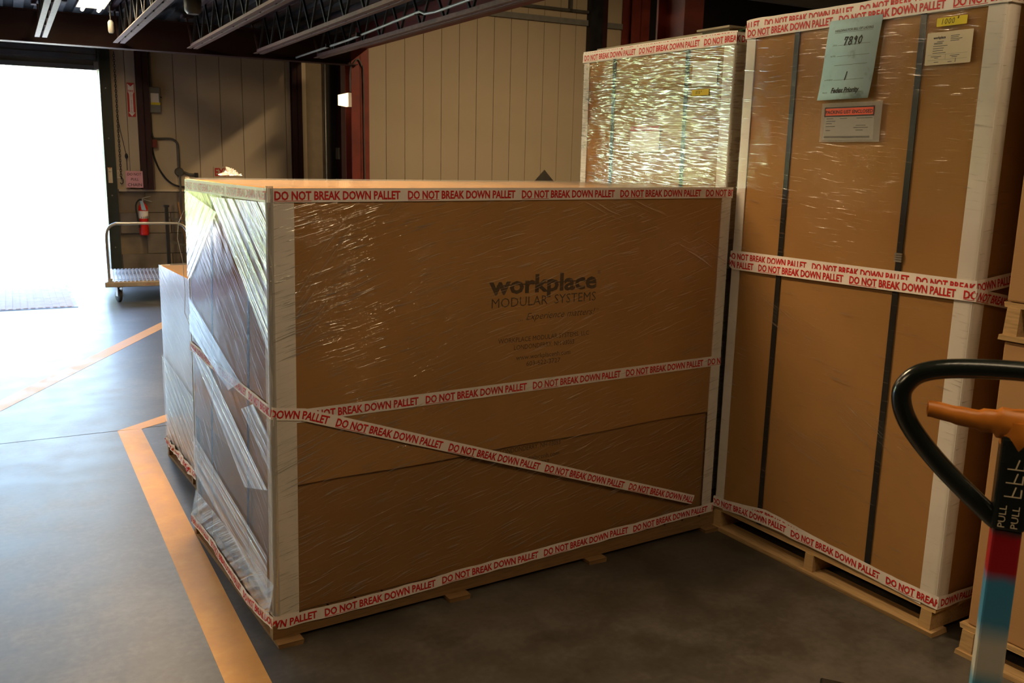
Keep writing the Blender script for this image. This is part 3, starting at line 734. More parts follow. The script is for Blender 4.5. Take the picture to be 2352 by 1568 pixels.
epoly([(.98, 1.0), (.30, .80), (.45, .74), (.98, .86)], 0, film_end)
film_sheet(big, [(((-f_ - .001, D1_, .20), (-f_ - .001, .0, .20), (-.026, -.004, .090), (-.026, D1_ + .004, .090)), R(-30))], film_band, 'film_skirt', label='film flaring out over the pallet edge')
# the film's rounded folds down the two end corners catch the daylight
def film_fold(parent, x, y, a0, rad, mat):
    g = MB(); n = 6; zs = [ZB + .01 + (ZT - ZB) * i / 12 for i in range(13)]
    for zz in zs:
        for k in range(n + 1):
            a = a0 + math.pi / 2 * k / n; rr = rad + .0012 * noise.noise((zz * 7, k * .3, x)); g.v.append(Vector((x + rr * math.cos(a), y + rr * math.sin(a), zz)))
    for i in range(12):
        for k in range(n):
            b = i * (n + 1) + k; g.f.append((b, b + 1, b + n + 2, b + n + 1)); g.uv[len(g.f) - 1] = [(g.v[j].z, (j % (n + 1)) * .003) for j in g.f[-1]]
    return obj('film_fold', g, mat, parent, smooth=True)
film_fold(big, .012, .012, math.pi, .0185, film_white)
film_fold(big, .012, D1_ - .012, math.pi / 2, .0185, film_white)
# top skin: gently drooping film between the edges
film_sheet(big, [(((0, 0, ZT + .006), (L1, 0, ZT + .006), (L1, D1_, ZT + .006), (0, D1_, ZT + .006)), R(3))], film_top, label='loose clear film over the top', bulge=.012)
# stray strand hanging off the far corner
g = MB().tube([(-.012, D1_ + .01, 1.33), (-.03, D1_ + .03, 1.28), (-.035, D1_ + .03, 1.22), (-.02, D1_ + .02, 1.13), (-.015, D1_ + .02, 1.0), (-.02, D1_ + .02, .93), (-.005, D1_ + .01, .88)], .0011, 5); obj('film_strand', g, film_scrap, big, smooth=True)
# crumpled film scrap lying on top
g = MB(); ns = 16
for i in range(ns + 1):
    for j in range(ns + 1):
        a, b = i / ns - .5, j / ns - .5; rr = math.hypot(a, b)
        g.v.append(Vector((a * .085 + .012 * noise.noise((a * 9, b * 9, 1)), b * .07, max(0.002, .032 * (1 - 2.2 * rr) + .026 * noise.noise((a * 11, b * 11, 7))))))
for i in range(ns):
    for j in range(ns): a = i * (ns + 1) + j; g.f.append((a, a + ns + 1, a + ns + 2, a + 1)); g.uv[len(g.f) - 1] = [(g.v[k].x * 3, g.v[k].y * 3) for k in g.f[-1]]
tag(obj('film_scrap', g, film_scrap, None, Vector((-1.165, 3.78, ZT + .012)), .4), 'crumpled scrap of clear film on top of the wide carton', 'plastic scrap')

# ================================================================== TALL CARTON WITH THE BLUE SHEET
def tall_carton(label, o, W, D, zb, zt, filmmat):
    t = thing('wrapped_carton', label, 'carton', o, TH2, 'film wrapped cartons on pallets')
    g = MB().box(.003, W - .003, .003, D, zb, zt - .004); obj('carton_body', g, kraft, t, bevel=.004, label='brown cardboard body')
    angle_board(t, -.003, -.003, 1, 1, zb + .02, zt - .002, .050, .05, r=.008)
    angle_board(t, W + .003, -.003, -1, 1, zb + .01, zt - .002, .064, .062, r=.016)
    g = MB(); g.box(.0, W, -.0025, .05, zt - .004, zt - .001); g.box(.0, W, -.003, -.0008, zt - .05, zt - .001); obj('edge_board', g, board_white, t, label='white edge board along the top')
    for x in (.255, .779):
        g = MB().box(x - .011, x + .011, -.0032, -.0004, zb, zt - .001); g.box(x - .011, x + .011, -.0032, D, zt - .001, zt + .0015); obj('strap', g, strap_mat, t, label='black packing strap')
    film_sheet(t, [(((0, -.006, zb), (W, -.006, zb), (W, -.006, zt), (0, -.006, zt)), R(-4))], filmmat, label='clear wrinkled stretch film over the front', bulge=.003)
    film_sheet(t, [(((W + .006, 0, zb), (W + .006, D, zb), (W + .006, D, zt), (W + .006, 0, zt)), R(3))], filmmat)
    film_sheet(t, [(((-.006, D, zb), (-.006, 0, zb), (-.006, 0, zt), (-.006, D, zt)), R(3))], filmmat)
    return t
W2, Z2 = 1.057, 2.085
tall = tall_carton('tall film-wrapped carton bearing the blue holding sheet', T0, W2, 1.08, .106, Z2, film_tall)
WARP[tall.name] = lambda p: p
film_sheet(tall, [(((.50, -.0085, .70), (.99, -.0085, .42), (.99, -.0085, .56), (.62, -.0085, .78)), 0)], film_lines, 'film_band', label='stretched film band low on the front')
film_sheet(tall, [(((.06, -.0085, 1.02), (.66, -.0085, .74), (.66, -.0085, .90), (.06, -.0085, 1.10)), 0)], film_lines, 'film_band')
film_sheet(tall, [(((.27, -.0085, .52), (.76, -.0085, .36), (.76, -.0085, .46), (.27, -.0085, .62)), 0)], film_lines, 'film_band')
FN2, RN2, CR2 = (0, -1, 0), (1, 0, 0), (1, -1, 0)
y0 = -.009
warning_tape(tall, [((-.008, .05, 2.078), (-1, 0, 0)), ((-.008, .0, 2.078), (-1, 0, 0)), ((-.002, y0, 2.08), (-1, -1, 0)), ((.02, y0, 2.082), FN2), ((W2 - .03, y0, 2.082), FN2), ((W2 + .009, y0 + .004, 2.082), CR2), ((W2 + .009, .5, 2.08), RN2)], .044, -.28, wob=.004, ripple=.002, label='upper red and white tape along the top edge', seed=3)
warning_tape(tall, [((-.008, .05, 2.052), (-1, 0, 0)), ((-.008, .0, 2.052), (-1, 0, 0)), ((-.002, y0 - .002, 2.053), (-1, -1, 0)), ((.02, y0 - .002, 2.053), FN2), ((W2 - .03, y0 - .002, 2.059), FN2), ((W2 + .011, y0 + .004, 2.059), CR2), ((W2 + .011, .5, 2.055), RN2)], .042, .075, wob=.001, ripple=.0012, label='lower red and white tape along the top edge', seed=4)
warning_tape(tall, [((-.03, .03, 1.15), (-1, 0, 0)), ((-.004, y0, 1.182), (-1, -1, 0)), ((.02, y0, 1.185), FN2), ((W2 - .02, y0, 1.189), FN2), ((W2 + .009, y0 + .006, 1.189), CR2), ((W2 + .009, .8, 1.27), RN2)], .044, .045, ripple=.0012, label='upper red and white tape around the middle', seed=6)
warning_tape(tall, [((-.008, .02, 1.165), (-1, 0, 0)), ((-.004, y0 - .003, 1.160), (-1, -1, 0)), ((.02, y0 - .003, 1.151), FN2), ((W2 - .02, y0 - .003, 1.166), FN2), ((W2 + .012, y0 + .006, 1.166), CR2), ((W2 + .012, .8, 1.02), RN2)], .042, -.24, ripple=.001, label='lower red and white tape around the middle', seed=8)
warning_tape(tall, [((-.01, .2, .13), (-1, 0, 0)), ((-.008, .02, .125), (-1, 0, 0)), ((-.002, y0 - .003, .124), (-1, -1, 0)), ((.03, y0 - .002, .128), FN2), ((.14, y0 - .002, .133), FN2), ((.35, y0, .142), FN2), ((W2 - .03, y0, .126), FN2), ((W2 + .010, y0 + .006, .124), CR2), ((W2 + .010, .8, .128), RN2)], .045, .21, wob=.006, ripple=.004, label='red and white tape along the pallet edge', seed=9)
warning_tape(tall, [((.05, y0 + .002, .120), FN2), ((.30, y0 + .003, .160), FN2), ((.62, y0 + .003, .138), FN2), ((W2 - .05, y0 + .003, .118), FN2)], .045, .12, wob=.005, ripple=.003, label='second red and white tape under the bottom one', seed=12)
# buckle, papers and pouch
g = MB();
for i in range(4): g.box(.7645, .7925, -.0075, -.003, 1.240 + i * .008, 1.246 + i * .008)
obj('strap_buckle', g, steel_clip, tall, label='ribbed steel strap clip')
g = MB(); ns = 10
for i in range(ns + 1):
    f = i / ns; zz = 2.053 - f * .270; off = -.013 - .010 * f * f - .002 * math.sin(f * 6)
    for j, s in enumerate((.412 - .020 * f, .630 - .019 * f)): g.v.append(Vector((s, off - .006 * f * (1 if j else .4), zz)))
for i in range(ns): g.f.append((2 * i, 2 * i + 2, 2 * i + 3, 2 * i + 1))
sheet = obj('holding_sheet', g, blue_paper, tall, smooth=True, label='pale blue holding sheet with handwriting')
mod = sheet.modifiers.new('thick', 'SOLIDIFY'); mod.thickness = .003; mod.offset = -1
def on_sheet(p):                                   # plane coordinates (x right, z up) onto the curling sheet
    f = (2.053 - p[2]) / .270; a = (p[0] - .412) / .218
    return (p[0] - .020 * f, -.013 - .010 * f * f - .002 * math.sin(f * 6) - .006 * f * (.4 + .6 * a) - .0012, p[2])
g = MB()
put_text(g, 'HOLDING FOR BILL OF LADING', (.443, 0, 2.0125), X, Z, .0088, .160, .012)
g.face([(.443, 0, 2.0085), (.603, 0, 2.0085), (.603, 0, 2.0093), (.443, 0, 2.0093)])
for (x0, x1, zz) in ((.465, .600, 1.966), (.467, .604, 1.929), (.462, .602, 1.899), (.468, .598, 1.849), (.47, .60, 1.805)):
    g.face([(x0, 0, zz), (x1, 0, zz), (x1, 0, zz + .0009), (x0, 0, zz + .0009)])
for s_, x_, zz in (('JOB #', .443, 1.966), ('NOTES', .440, 1.929), ('# OF SKIDS', .430, 1.849), ('TRUCK', .430, 1.805)): put_text(g, s_, (x_, 0, zz), X, Z, .0052)
g.map(on_sheet); obj('form_print', g, grey_print, sheet, label='printed form lines and headings')
g = MB(); put_strokes(g, '7890', (.488, 0, 1.966), X, Z, .026, .0042, .78); put_strokes(g, '1', (.512, 0, 1.849), X, Z, .026, .0042)
put_text(g, 'Fedex Priority', (.468, 0, 1.806), X, Z, .018, .120, .035, .15)
g.map(on_sheet); obj('handwriting', g, ink, sheet, label='black marker handwriting')
pz = -.0095
pouch = obj('packing_pouch', MB().box(.405, .660, pz - .0005, pz, 1.637, 1.772), sign_white, tall, label='clear packing list pouch with red header')
pouch.data.materials.clear(); pouch.data.materials.append(film_clear)
obj('packing_list', MB().box(.418, .632, pz + .0004, pz + .0012, 1.645, 1.728), sign_white, pouch, label='folded white packing list')
g = MB().box(.420, .631, pz - .0014, pz - .0007, 1.725, 1.7575); hd = obj('pouch_header', g, orange_ink, pouch, label='orange red header strip')
g = MB()
for (a, b, c, d) in ((.420, .631, 1.725, 1.729), (.420, .631, 1.7535, 1.7575), (.420, .424, 1.725, 1.7575), (.627, .631, 1.725, 1.7575)): g.face([(a, pz - .002, c), (b, pz - .002, c), (b, pz - .002, d), (a, pz - .002, d)])
put_text(g, 'PACKING LIST ENCLOSED', (.4255, pz - .002, 1.7345), X, Z, .0125, .20, .018)
obj('header_lettering', g, ink, pouch, label='black header lettering')
g = MB(); rnd = random.Random(4)
for zz, x0, x1 in ((1.717, .43, .46), (1.717, .49, .52), (1.717, .56, .625), (1.708, .43, .47), (1.700, .43, .455), (1.692, .56, .60), (1.685, .55, .61), (1.690, .43, .47), (1.676, .43, .45), (1.676, .56, .59), (1.655, .425, .62), (1.6515, .425, .62), (1.6505, .50, .55)):
    g.face([(x0, pz - .0009, zz), (x1, pz - .0009, zz), (x1, pz - .0009, zz + .0022), (x0, pz - .0009, zz + .0022)])
obj('list_print', g, grey_print, pouch, label='rows of small grey print')
def rrect(x0, x1, z0, z1, y, r, dep):
    pts = []
    for cx, cz, a0 in ((x1 - r, z0 + r, -90), (x1 - r, z1 - r, 0), (x0 + r, z1 - r, 90), (x0 + r, z0 + r, 180)):
        for k in range(4): a = R(a0 + k * 30); pts.append((cx + r * math.cos(a), cz + r * math.sin(a)))
    return MB().prism([(a, b) for a, b in reversed(pts)], X, Z, Vector((0, 1, 0)), (0, y, 0), dep)
yl = obj('weight_sticker', rrect(.834, .9365, 1.990, 2.016, pz - .0025, .003, .0012), yellow_paper, tall, label='yellow sticker reading 1000#')
g = MB(); put_strokes(g, '1000', (.849, pz - .0031, 1.996), X, Z, .0155, .0016, .80); put_strokes(g, '#', (.905, pz - .0031, 2.008), X, Z, .0075, .0014); obj('handwriting', g, ink, yl)
lb = obj('shipping_label', rrect(.805, .962, 1.874, 1.973, pz - .002, .003, .0012), label_paper, tall, label='cream shipping label with small print')
g = MB(); q2 = pz - .0026
put_text(g, 'workplace', (.828, q2, 1.953), X, Z, .0085, .043, .03)
for zz, x0, x1 in ((1.9395, .832, .862), (1.9365, .832, .862), (1.9435, .842, .866), (1.958, .888, .918), (1.953, .888, .915), (1.948, .888, .928), (1.943, .888, .918),
                   (1.930, .830, .880), (1.923, .830, .868), (1.916, .830, .866), (1.909, .830, .876), (1.8985, .826, .862), (1.894, .838, .852), (1.8985, .892, .924), (1.894, .898, .917), (1.881, .838, .854), (1.880, .886, .900)):
    g.face([(x0, q2, zz), (x1, q2, zz), (x1, q2, zz + .0017), (x0, q2, zz + .0017)])
for x0, x1, zz in ((.813, .950, 1.9045), (.815, .95, 1.8885)): g.face([(x0, q2, zz), (x1, q2, zz), (x1, q2, zz + .0005), (x0, q2, zz + .0005)])
g.face([(.876, q2, 1.8885), (.8766, q2, 1.8885), (.8766, q2, 1.9045), (.876, q2, 1.9045)])
obj('label_print', g, grey_print, lb, label='small grey print and ruled lines')
g = MB(); put_strokes(g, '1', (.909, q2, 1.879), X, Z, .011, .0016, .6, 0); obj('handwriting', g, ink, lb)

# ================================================================== TALL CARTON BEHIND, WITH THE SMALL YELLOW STICKER
far = tall_carton('tall carton behind the wide one, its film full of bright green reflections', S0, 1.064, 1.06, .106, 2.083, film_far)
WARP[far.name] = lambda p: p
warning_tape(far, [((-.008, .06, 2.056), (-1, 0, 0)), ((-.008, .0, 2.057), (-1, 0, 0)), ((-.002, y0, 2.058), (-1, -1, 0)), ((.02, y0, 2.058), FN2), ((1.035, y0, 2.055), FN2), ((1.073, y0 + .004, 2.055), CR2), ((1.073, .5, 2.05), RN2)], .044, .085, ripple=.0015, label='red and white tape along the top edge', seed=21)
warning_tape(far, [((-.008, .05, 2.068), (-1, 0, 0)), ((-.002, y0 + .002, 2.07), (-1, -1, 0)), ((.02, y0 + .002, 2.07), FN2), ((1.035, y0 + .002, 2.068), FN2), ((1.073, y0 + .006, 2.066), CR2)], .036, .05, ripple=.002, label='second red and white tape under the top one', seed=22)
yl = obj('weight_sticker', rrect(.827, .933, 1.8375, 1.862, pz, .003, .0012), yellow_paper, far, label='yellow sticker reading 850#')
g = MB(); put_strokes(g, '850', (.852, pz - .0006, 1.8435), X, Z, .0125, .0014, .80); put_strokes(g, '#', (.885, pz - .0006, 1.850), X, Z, .007, .0012); obj('handwriting', g, ink, yl)
obj('shipping_label', MB().box(.818, .972, -.0050, -.0042, 1.876, 1.978), sign_white, far, label='white label under the film')
g = MB().box(.405, .619, -.0052, -.0044, 1.60, 1.695); pl_ = obj('packing_list', g, sign_white, far, label='white packing list under the film')
obj('list_header', MB().box(.405, .619, -.0058, -.0054, 1.694, 1.716), sign_red, pl_, label='red header strip')
g = MB()
ns = 10
for i in range(ns + 1):
    for j in range(ns + 1):
        a, b = i / ns - .5, j / ns - .5
        g.v.append(Vector((a * .22, b * .3, max(.001, .060 * (1 - 1.6 * max(abs(a), abs(b))) + .02 * noise.noise((a * 8, b * 8, 2))))))
for i in range(ns):
    for j in range(ns): a = i * (ns + 1) + j; g.f.append((a, a + ns + 1, a + ns + 2, a + 1))
tag(obj('folded_sheet', g, green_cloth, None, loc_of(S0, TH2, .955, .26, 2.087), TH2), 'crumpled green plastic sheet on top of the tall carton at the back', 'plastic sheet')
tag(obj('cardboard_scrap', MB().box(0, .95, 0, .05, 0, .020).box(.78, .98, -.03, .06, .020, .028), dusty_board, None, loc_of(S0, TH2, .02, .06, 2.087), TH2 - .01), 'long dusty strip of grey board lying on top of the tall back carton', 'cardboard')

# ================================================================== LOW WHITE WRAPPED CARTON BEHIND THE WIDE ONE
low = thing('wrapped_carton', 'low carton in bright white film behind the end of the wide one', 'carton', loc_of(A0, TH1, .118, 1.07), TH1, 'film wrapped cartons on pallets')
WARP[low.name] = lambda p: p
g = MB().box(0, .96, 0, 1.005, .099, .995); obj('carton_body', g, kraft, low, bevel=.006, label='cardboard body')
angle_board(low, -.004, 1.009, 1, -1, .10, .998, .05, .05)
film_sheet(low, [(((-.008, 1.01, .10), (-.008, -.0, .10), (-.008, -.0, 1.0), (-.008, 1.01, 1.0)), R(-22))], film_white, label='white glossy stretch film over the end', bulge=.006)
film_sheet(low, [(((-.016, 1.012, .10), (-.016, .1, .10), (-.016, .1, .42), (-.016, 1.012, .55)), R(-25))], film_band, 'film_band')
film_sheet(low, [(((0, 0, 1.002), (.96, 0, 1.002), (.96, 1.005, 1.002), (0, 1.005, 1.002)), R(20))], film_top, bulge=.01)
warning_tape(low, [((.1, 1.02, .095), (0, 1, 0)), ((-.012, 1.015, .095), (-1, 1, 0)), ((-.016, .6, .085), EN), ((-.014, .3, .090), EN), ((-.012, .02, .088), EN)], .048, .0, wob=.012, ripple=.012, lift=.004, label='crumpled red and white tape along the pallet edge', seed=31)

# ================================================================== PLAIN STACK AT THE RIGHT EDGE
lowc = thing('plain_carton', 'plain unwrapped carton with a black mark, lower of the right edge stack', 'carton', loc_of(K0, TH2, .02, .012, .105), TH2, 'plain cartons stacked at the right edge')
obj('carton_body', MB().box(0, 1.0, 0, .90, .001, .936), kraft_light, lowc, bevel=.006)
g = MB(); put_strokes(g, '2', (.052, -.0006, .826), X, Z, .036, .004); obj('marker_mark', g, ink, lowc, label='black marker digit 2')
upc = thing('plain_carton', 'tall plain carton on the upper pallet at the right edge', 'carton', loc_of(K0, TH2, .012, .012, 1.162), TH2, 'plain cartons stacked at the right edge')
obj('carton_body', MB().box(0, 1.0, 0, .90, .001, 1.1), kraft_light, upc, bevel=.006)

# ================================================================== PALLET TRUCK (handle in view, body standing below the frame)
JX, JY = .787, 1.36
jack = thing('pallet_jack', 'pallet jack with black loop handle and paint-striped stem', 'pallet jack', (JX, JY, 0), -.38)
def mk_stem():
    k = N('striped_stem_paint'); c = k.n('TexCoord'); sx = k.n('SeparateXYZ'); k.l(c.outputs['Object'], sx.inputs[0])
    nz = k.noise(c.outputs['Object'], 20, 3); f = k.math('ADD', sx.outputs[2], k.math('MULTIPLY', k.math('SUBTRACT', nz, .5), .02))
    f = k.rng(f, .60, 1.02, 0, 1)
    def p(z): return (z - .60) / .42
    col = k.ramp(f, [(0, (.10, .28, .40)), (p(.735), (.10, .30, .42)), (p(.760), (.55, .52, .44)), (p(.805), (.55, .52, .44)), (p(.840), (.06, .25, .42)), (p(.910), (.05, .24, .42)), (p(.930), (.33, .006, .010)), (p(.985), (.33, .006, .010)), (p(.998), (.035, .035, .038))])
    k.bsdf(col, .38, 0, .5); return k.m
stem_mat = mk_stem()
jack_black = plain('jack_black_enamel', (.009, .012, .010), .22, spec=.6, var=.2, scale=14)
g = MB()
for z0, z1, w0, w1 in ((.16, .60, .046, .044), (.60, 1.0, .044, .042), (1.0, 1.135, .042, .040)):
    g.hexa([(-w0 / 2, -.018, z0), (w0 / 2, -.018, z0), (w0 / 2, .018, z0), (-w0 / 2, .018, z0), (-w1 / 2, -.018, z1), (w1 / 2, -.018, z1), (w1 / 2, .018, z1), (-w1 / 2, .018, z1)])
stem = obj('stem', g, stem_mat, jack, bevel=.004, label='stem striped red, blue and white')
def cat(pts, n=6):
    out = []
    for i in range(len(pts) - 1):
        p0, p1, p2, p3 = [Vector(pts[max(0, min(len(pts) - 1, j))]) for j in (i - 1, i, i + 1, i + 2)]
        for k in range(n):
            t = k / n; out.append(.5 * ((2 * p1) + (p2 - p0) * t + (2 * p0 - 5 * p1 + 4 * p2 - p3) * t * t + (3 * p1 - p0 - 3 * p2 + p3) * t ** 3))
    out.append(Vector(pts[-1])); return out
half = [(-.010, 1.005), (-.028, 1.018), (-.104, 1.086), (-.155, 1.146), (-.172, 1.190), (-.163, 1.218), (-.138, 1.236), (-.086, 1.246), (0, 1.250)]
loop = [(x, 0, z) for x, z in half] + [(-x, 0, z) for x, z in reversed(half[:-1])]
g = MB().tube(cat(loop), .0155, 14); obj('loop_handle', g, jack_black, jack, smooth=True, label='black steel loop handle')
g = MB().box(-.024, .024, -.021, .021, .998, 1.150); obj('handle_block', g, jack_black, jack, bevel=.006)
gl_ = MB()
for s_, zz, xx in (('PULL', 1.005, -.014), ('PULL', 1.005, .004)):
    put_text(gl_, s_, (xx + .008, -.0225, zz), Z, -X, .0105, .036, .0)
for k_ in range(3):
    zz = 1.055 + k_ * .022; gl_.face([(-.012, -.0225, zz), (.012, -.0225, zz), (.012, -.0225, zz + .0018), (-.012, -.0225, zz + .0018)]); gl_.face([(-.002, -.0225, zz), (.0, -.0225, zz), (.004, -.0225, zz + .017), (.002, -.0225, zz + .017)])
    gl_.face([(.010, -.0225, zz), (.012, -.0225, zz), (.012, -.0225, zz + .014), (.010, -.0225, zz + .014)])
obj('handle_print', gl_, label_paper, jack, label='worn white arrows and lettering')
lev = MB().tube(cat([(-.133, -.004, 1.177), (-.122, -.004, 1.1765), (-.095, -.004, 1.172), (-.060, -.004, 1.168), (-.035, -.004, 1.168), (-.012, -.004, 1.166), (.02, -.004, 1.166), (.06, -.004, 1.168), (.095, -.004, 1.172), (.13, -.004, 1.177)], 4),
               [(.006, .006)] + [(.0115, .0135)] * 4 + [(.012, .014)] * 4 + [(.012, .0155)] * 4 + [(.013, .019)] * 4 + [(.015, .025)] * 6 + [(.013, .019)] * 4 + [(.012, .015)] * 4 + [(.0115, .0135)] * 5 + [(.006, .006)], 12)
lev.tube([(0, 0, 1.172), (0, 0, 1.150), (0, 0, 1.128), (0, 0, 1.112)], [(.020, .030), (.024, .027), (.021, .024), (.014, .020)], 14)
obj('release_lever', lev, orange_cast, jack, smooth=True, label='worn orange release lever')
g = MB().tube(cat([(-.133, -.004, 1.181), (-.10, -.006, 1.1815), (-.06, -.006, 1.178), (-.03, -.006, 1.182), (0, -.006, 1.187), (.03, -.006, 1.182), (.08, -.006, 1.179), (.13, -.004, 1.181)], 4), .0055, 8); obj('lever_rim', g, orange_cast, jack, smooth=True)
g = MB(); g.box(-.09, .09, -.06, .12, .10, .20); g.lathe((0, .03, .2), [(.04, 0), (.04, .16), (.025, .17)], 16); obj('pump_body', g, jack_black, jack, smooth=True)
for s in (-1, 1):
    obj('steer_wheel', MB().lathe((s * .035 - .025, -.0, .09), [(.03, 0), (.09, .0), (.09, .05), (.03, .05)], 20, 'x'), rubber, jack, smooth=True)
    obj('fork', MB().box(s * .19 - .08, s * .19 + .08, .10, 1.05, .05, .085), jack_black, jack, bevel=.006)
obj('fork_yoke', MB().box(-.27, .27, .08, .14, .06, .26), jack_black, jack, bevel=.008)
for s in (-1, 1): obj('load_wheel', MB().lathe((s * .19 - .03, .95, .04), [(.012, 0), (.04, 0), (.04, .06), (.012, .06)], 16, 'x'), rubber, jack, smooth=True)

# ================================================================== PLATFORM CART BY THE DOOR
cart = bthing('platform_cart', 'flat platform cart with a bent tube handle by the open door', 'cart', .80, 10.15); cart.rotation_euler = (0, 0, BA - R(4.5))
obj('deck_frame', MB().box(.0, .88, 0, 1.12, .168, .222), deck_paint, cart, bevel=.008, label='bare metal deck frame')
rb = MB().box(.02, .855, .018, .05, 0, .003); rib = MB().box(-.012, .012, .015, 1.105, .222, .231).mesh('deck_rib', alum)
for i in range(22): obj('deck_rib', rib, None, cart, (.035 + i * .0385, 0, 0))
hp = [(.045, .03, .20), (.040, .03, .60), (.045, .03, .72), (.075, .03, .785), (.13, .03, .816), (.20, .03, .820), (.68, .03, .820), (.75, .03, .812), (.80, .03, .78), (.835, .03, .70), (.84, .03, .60), (.835, .03, .20)]
obj('handle', MB().tube(cat(hp, 4), .0145, 12), galv, cart, smooth=True, label='bent steel tube handle')
for x in (.03, .80): obj('handle_socket', MB().box(x, x + .045, .0, .055, .222, .26), alum, cart)
for x, y, a in ((.13, .09, .35), (.75, .09, -.2), (.13, 1.03, .2), (.75, 1.03, .3)):
    cs = obj('caster', MB().box(-.035, .035, -.04, .04, .158, .168).box(-.026, -.021, -.03, .03, .065, .16).box(.021, .026, -.03, .03, .065, .16), galv, cart, (x, y, 0), a)
    obj('wheel', MB().lathe((-.017, .015, .067), [(.02, 0), (.058, 0), (.067, .006), (.067, .028), (.058, .034), (.02, .034)], 24, 'x'), rubber, cs, smooth=True)
mk = MB(); put_text(mk, 'o (cart-co)', (.36, -.0009, .188), X, Z, .014, .12); obj('maker_print', mk, sign_red, cart, label='small faded red print')

# ================================================================== THINGS ON AND BY THE BACK WALL
e = bthing('fire_extinguisher', 'red fire extinguisher hung on the block base beside the door', 'fire extinguisher', 1.485, WV - .105, .50)
obj('cylinder', MB().lathe((0, 0, 0), [(.045, 0), (.056, .012), (.058, .05), (.058, .33), (.052, .37), (.03, .40), (.018, .41), (.018, .43)], 24), ext_red, e, smooth=True, label='red cylinder')
obj('label_band', MB().lathe((0, 0, 0), [(.0588, .215), (.0588, .31)], 24), sign_white, e, smooth=True, label='white instruction band')
g = MB()
for i in range(4): a = R(-125 + i * 22); g.tube([(.0592 * math.cos(a), .0592 * math.sin(a), .222), (.0592 * math.cos(a + .16), .0592 * math.sin(a + .16), .222), (.0592 * math.cos(a + .16), .0592 * math.sin(a + .16), .236), (.0592 * math.cos(a), .0592 * math.sin(a), .236)], .003, 5)
obj('label_print', g, ink, e)
g = MB().lathe((0, 0, .43), [(.022, 0), (.022, .035), (.012, .045)], 14); obj('valve_head', g, galv, e, smooth=True)
obj('carry_handle', MB().bar((.01, -.01, .455), (.105, -.03, .425), .018, .006), galv, e); obj('lever', MB().bar((.0, -.01, .470), (.095, -.03, .495), .018, .006), galv, e)
obj('hose', MB().tube(cat([(-.01, -.01, .45), (-.05, -.03, .445), (-.085, -.035, .39), (-.085, -.035, .30), (-.065, -.04, .20), (-.058, -.05, .14), (-.058, -.05, .10)]), .0095, 8), rubber, e, smooth=True, label='black hose')
obj('inspection_tag', MB().hexa([(-.025, -.066, .325), (.03, -.066, .318), (.03, -.064, .318), (-.025, -.064, .325), (-.04, -.05, .435), (-.005, -.05, .44), (-.005, -.048, .44), (-.04, -.048, .435)]), blue_tag, e, label='blue inspection tag')
obj('wall_bracket', MB().box(-.02, .02, .045, .07, .30, .46), galv, e)
def wall_sign(name, label, cat, u0, u1, z0, z1, mat, v=WV - .004, dep=.004):
    o = thing(name, label, cat, B(u0, v, z0), BA); obj('plate', MB().box(0, u1 - u0, -dep, 0, 0, z1 - z0), mat, o); return o
def pface(mb, pts, y=-.0048): mb.face([(a, y, b) for a, b in pts]); return mb
o = wall_sign('fire_sign', 'narrow red sign with a white down arrow reading fire extinguisher', 'sign', 1.385, 1.475, 1.97, 2.38, sign_red)
g = MB(); pface(g, [(.008, .33), (.082, .33), (.082, .40), (.045, .365), (.008, .40)]); pface(g, [(.008, .295), (.082, .295), (.082, .33), (.008, .33)])
pface(g, [(.024, .045), (.066, .045), (.066, .27), (.075, .295), (.015, .295), (.024, .27)]); pface(g, [(.045, .006), (.085, .055), (.005, .055)])
pl1 = o.children[0]; obj('arrow', g, sign_white, pl1, label='white arrow field')
g = MB(); put_text(g, 'FIRE', (.012, -.0056, .300), X, Z, .026, .066, .02)
for i, ch in enumerate('EXTINGUISHER'): put_text(g, ch, (.045, -.0056, .268 - i * .0195), X, Z, .015, None, .015, 0, True)
obj('lettering', g, sign_red, pl1, label='red lettering FIRE EXTINGUISHER')
o = wall_sign('handwritten_note', 'pink paper note handwritten do not pull chain', 'note', 1.300, 1.500, 1.10, 1.305, pink_paper, WV - .125)
g = MB(); put_text(g, 'DO NOT', (.02, -.0052, .150), X, Z, .034, .165, .006, .1); put_text(g, 'PULL', (.06, -.0052, .088), X, Z, .034, .09, .006, .12); put_text(g, 'CHAIN', (.02, -.0052, .018), X, Z, .040, .165, .006, .05); obj('handwriting', g, ink, o.children[0], label='dark handwriting DO NOT PULL CHAIN')
o = wall_sign('exit_sign', 'white sign with red EXIT letters behind the wide carton', 'sign', 2.39, 2.635, 1.20, 1.375, panel_cream, WV - .004)
g = MB(); put_text(g, 'EXIT', (.015, -.0052, .055), X, Z, .105, .205, .03); obj('lettering', g, sign_red, o.children[0], label='red EXIT lettering')
o = wall_sign('rail_tag', 'tall cream tag stuck on the door guide rail', 'tag', 1.105, 1.155, 1.155, 1.345, label_paper, WV - .062, .002)
obj('tag_head', MB().prism([(0, .19), (.025, .172), (.05, .19)][::-1], X, Z, Y, (0, -.003, 0), .0008), orange_cast, o.children[0]); g = MB(); pface(g, [(.008, .135), (.042, .135), (.042, .14), (.008, .14)], -.0026); obj('print', g, grey_print, o.children[0])
o = wall_sign('switch_plate', 'small white notice beside the door guide rail', 'tag', 1.214, 1.262, 1.21, 1.31, label_paper, WV - .002, .012)
g = MB();
for i in range(4): pface(g, [(.008, .02 + i * .018), (.04, .02 + i * .018), (.04, .024 + i * .018), (.008, .024 + i * .018)], -.0126)
obj('print', g, grey_print, o.children[0])
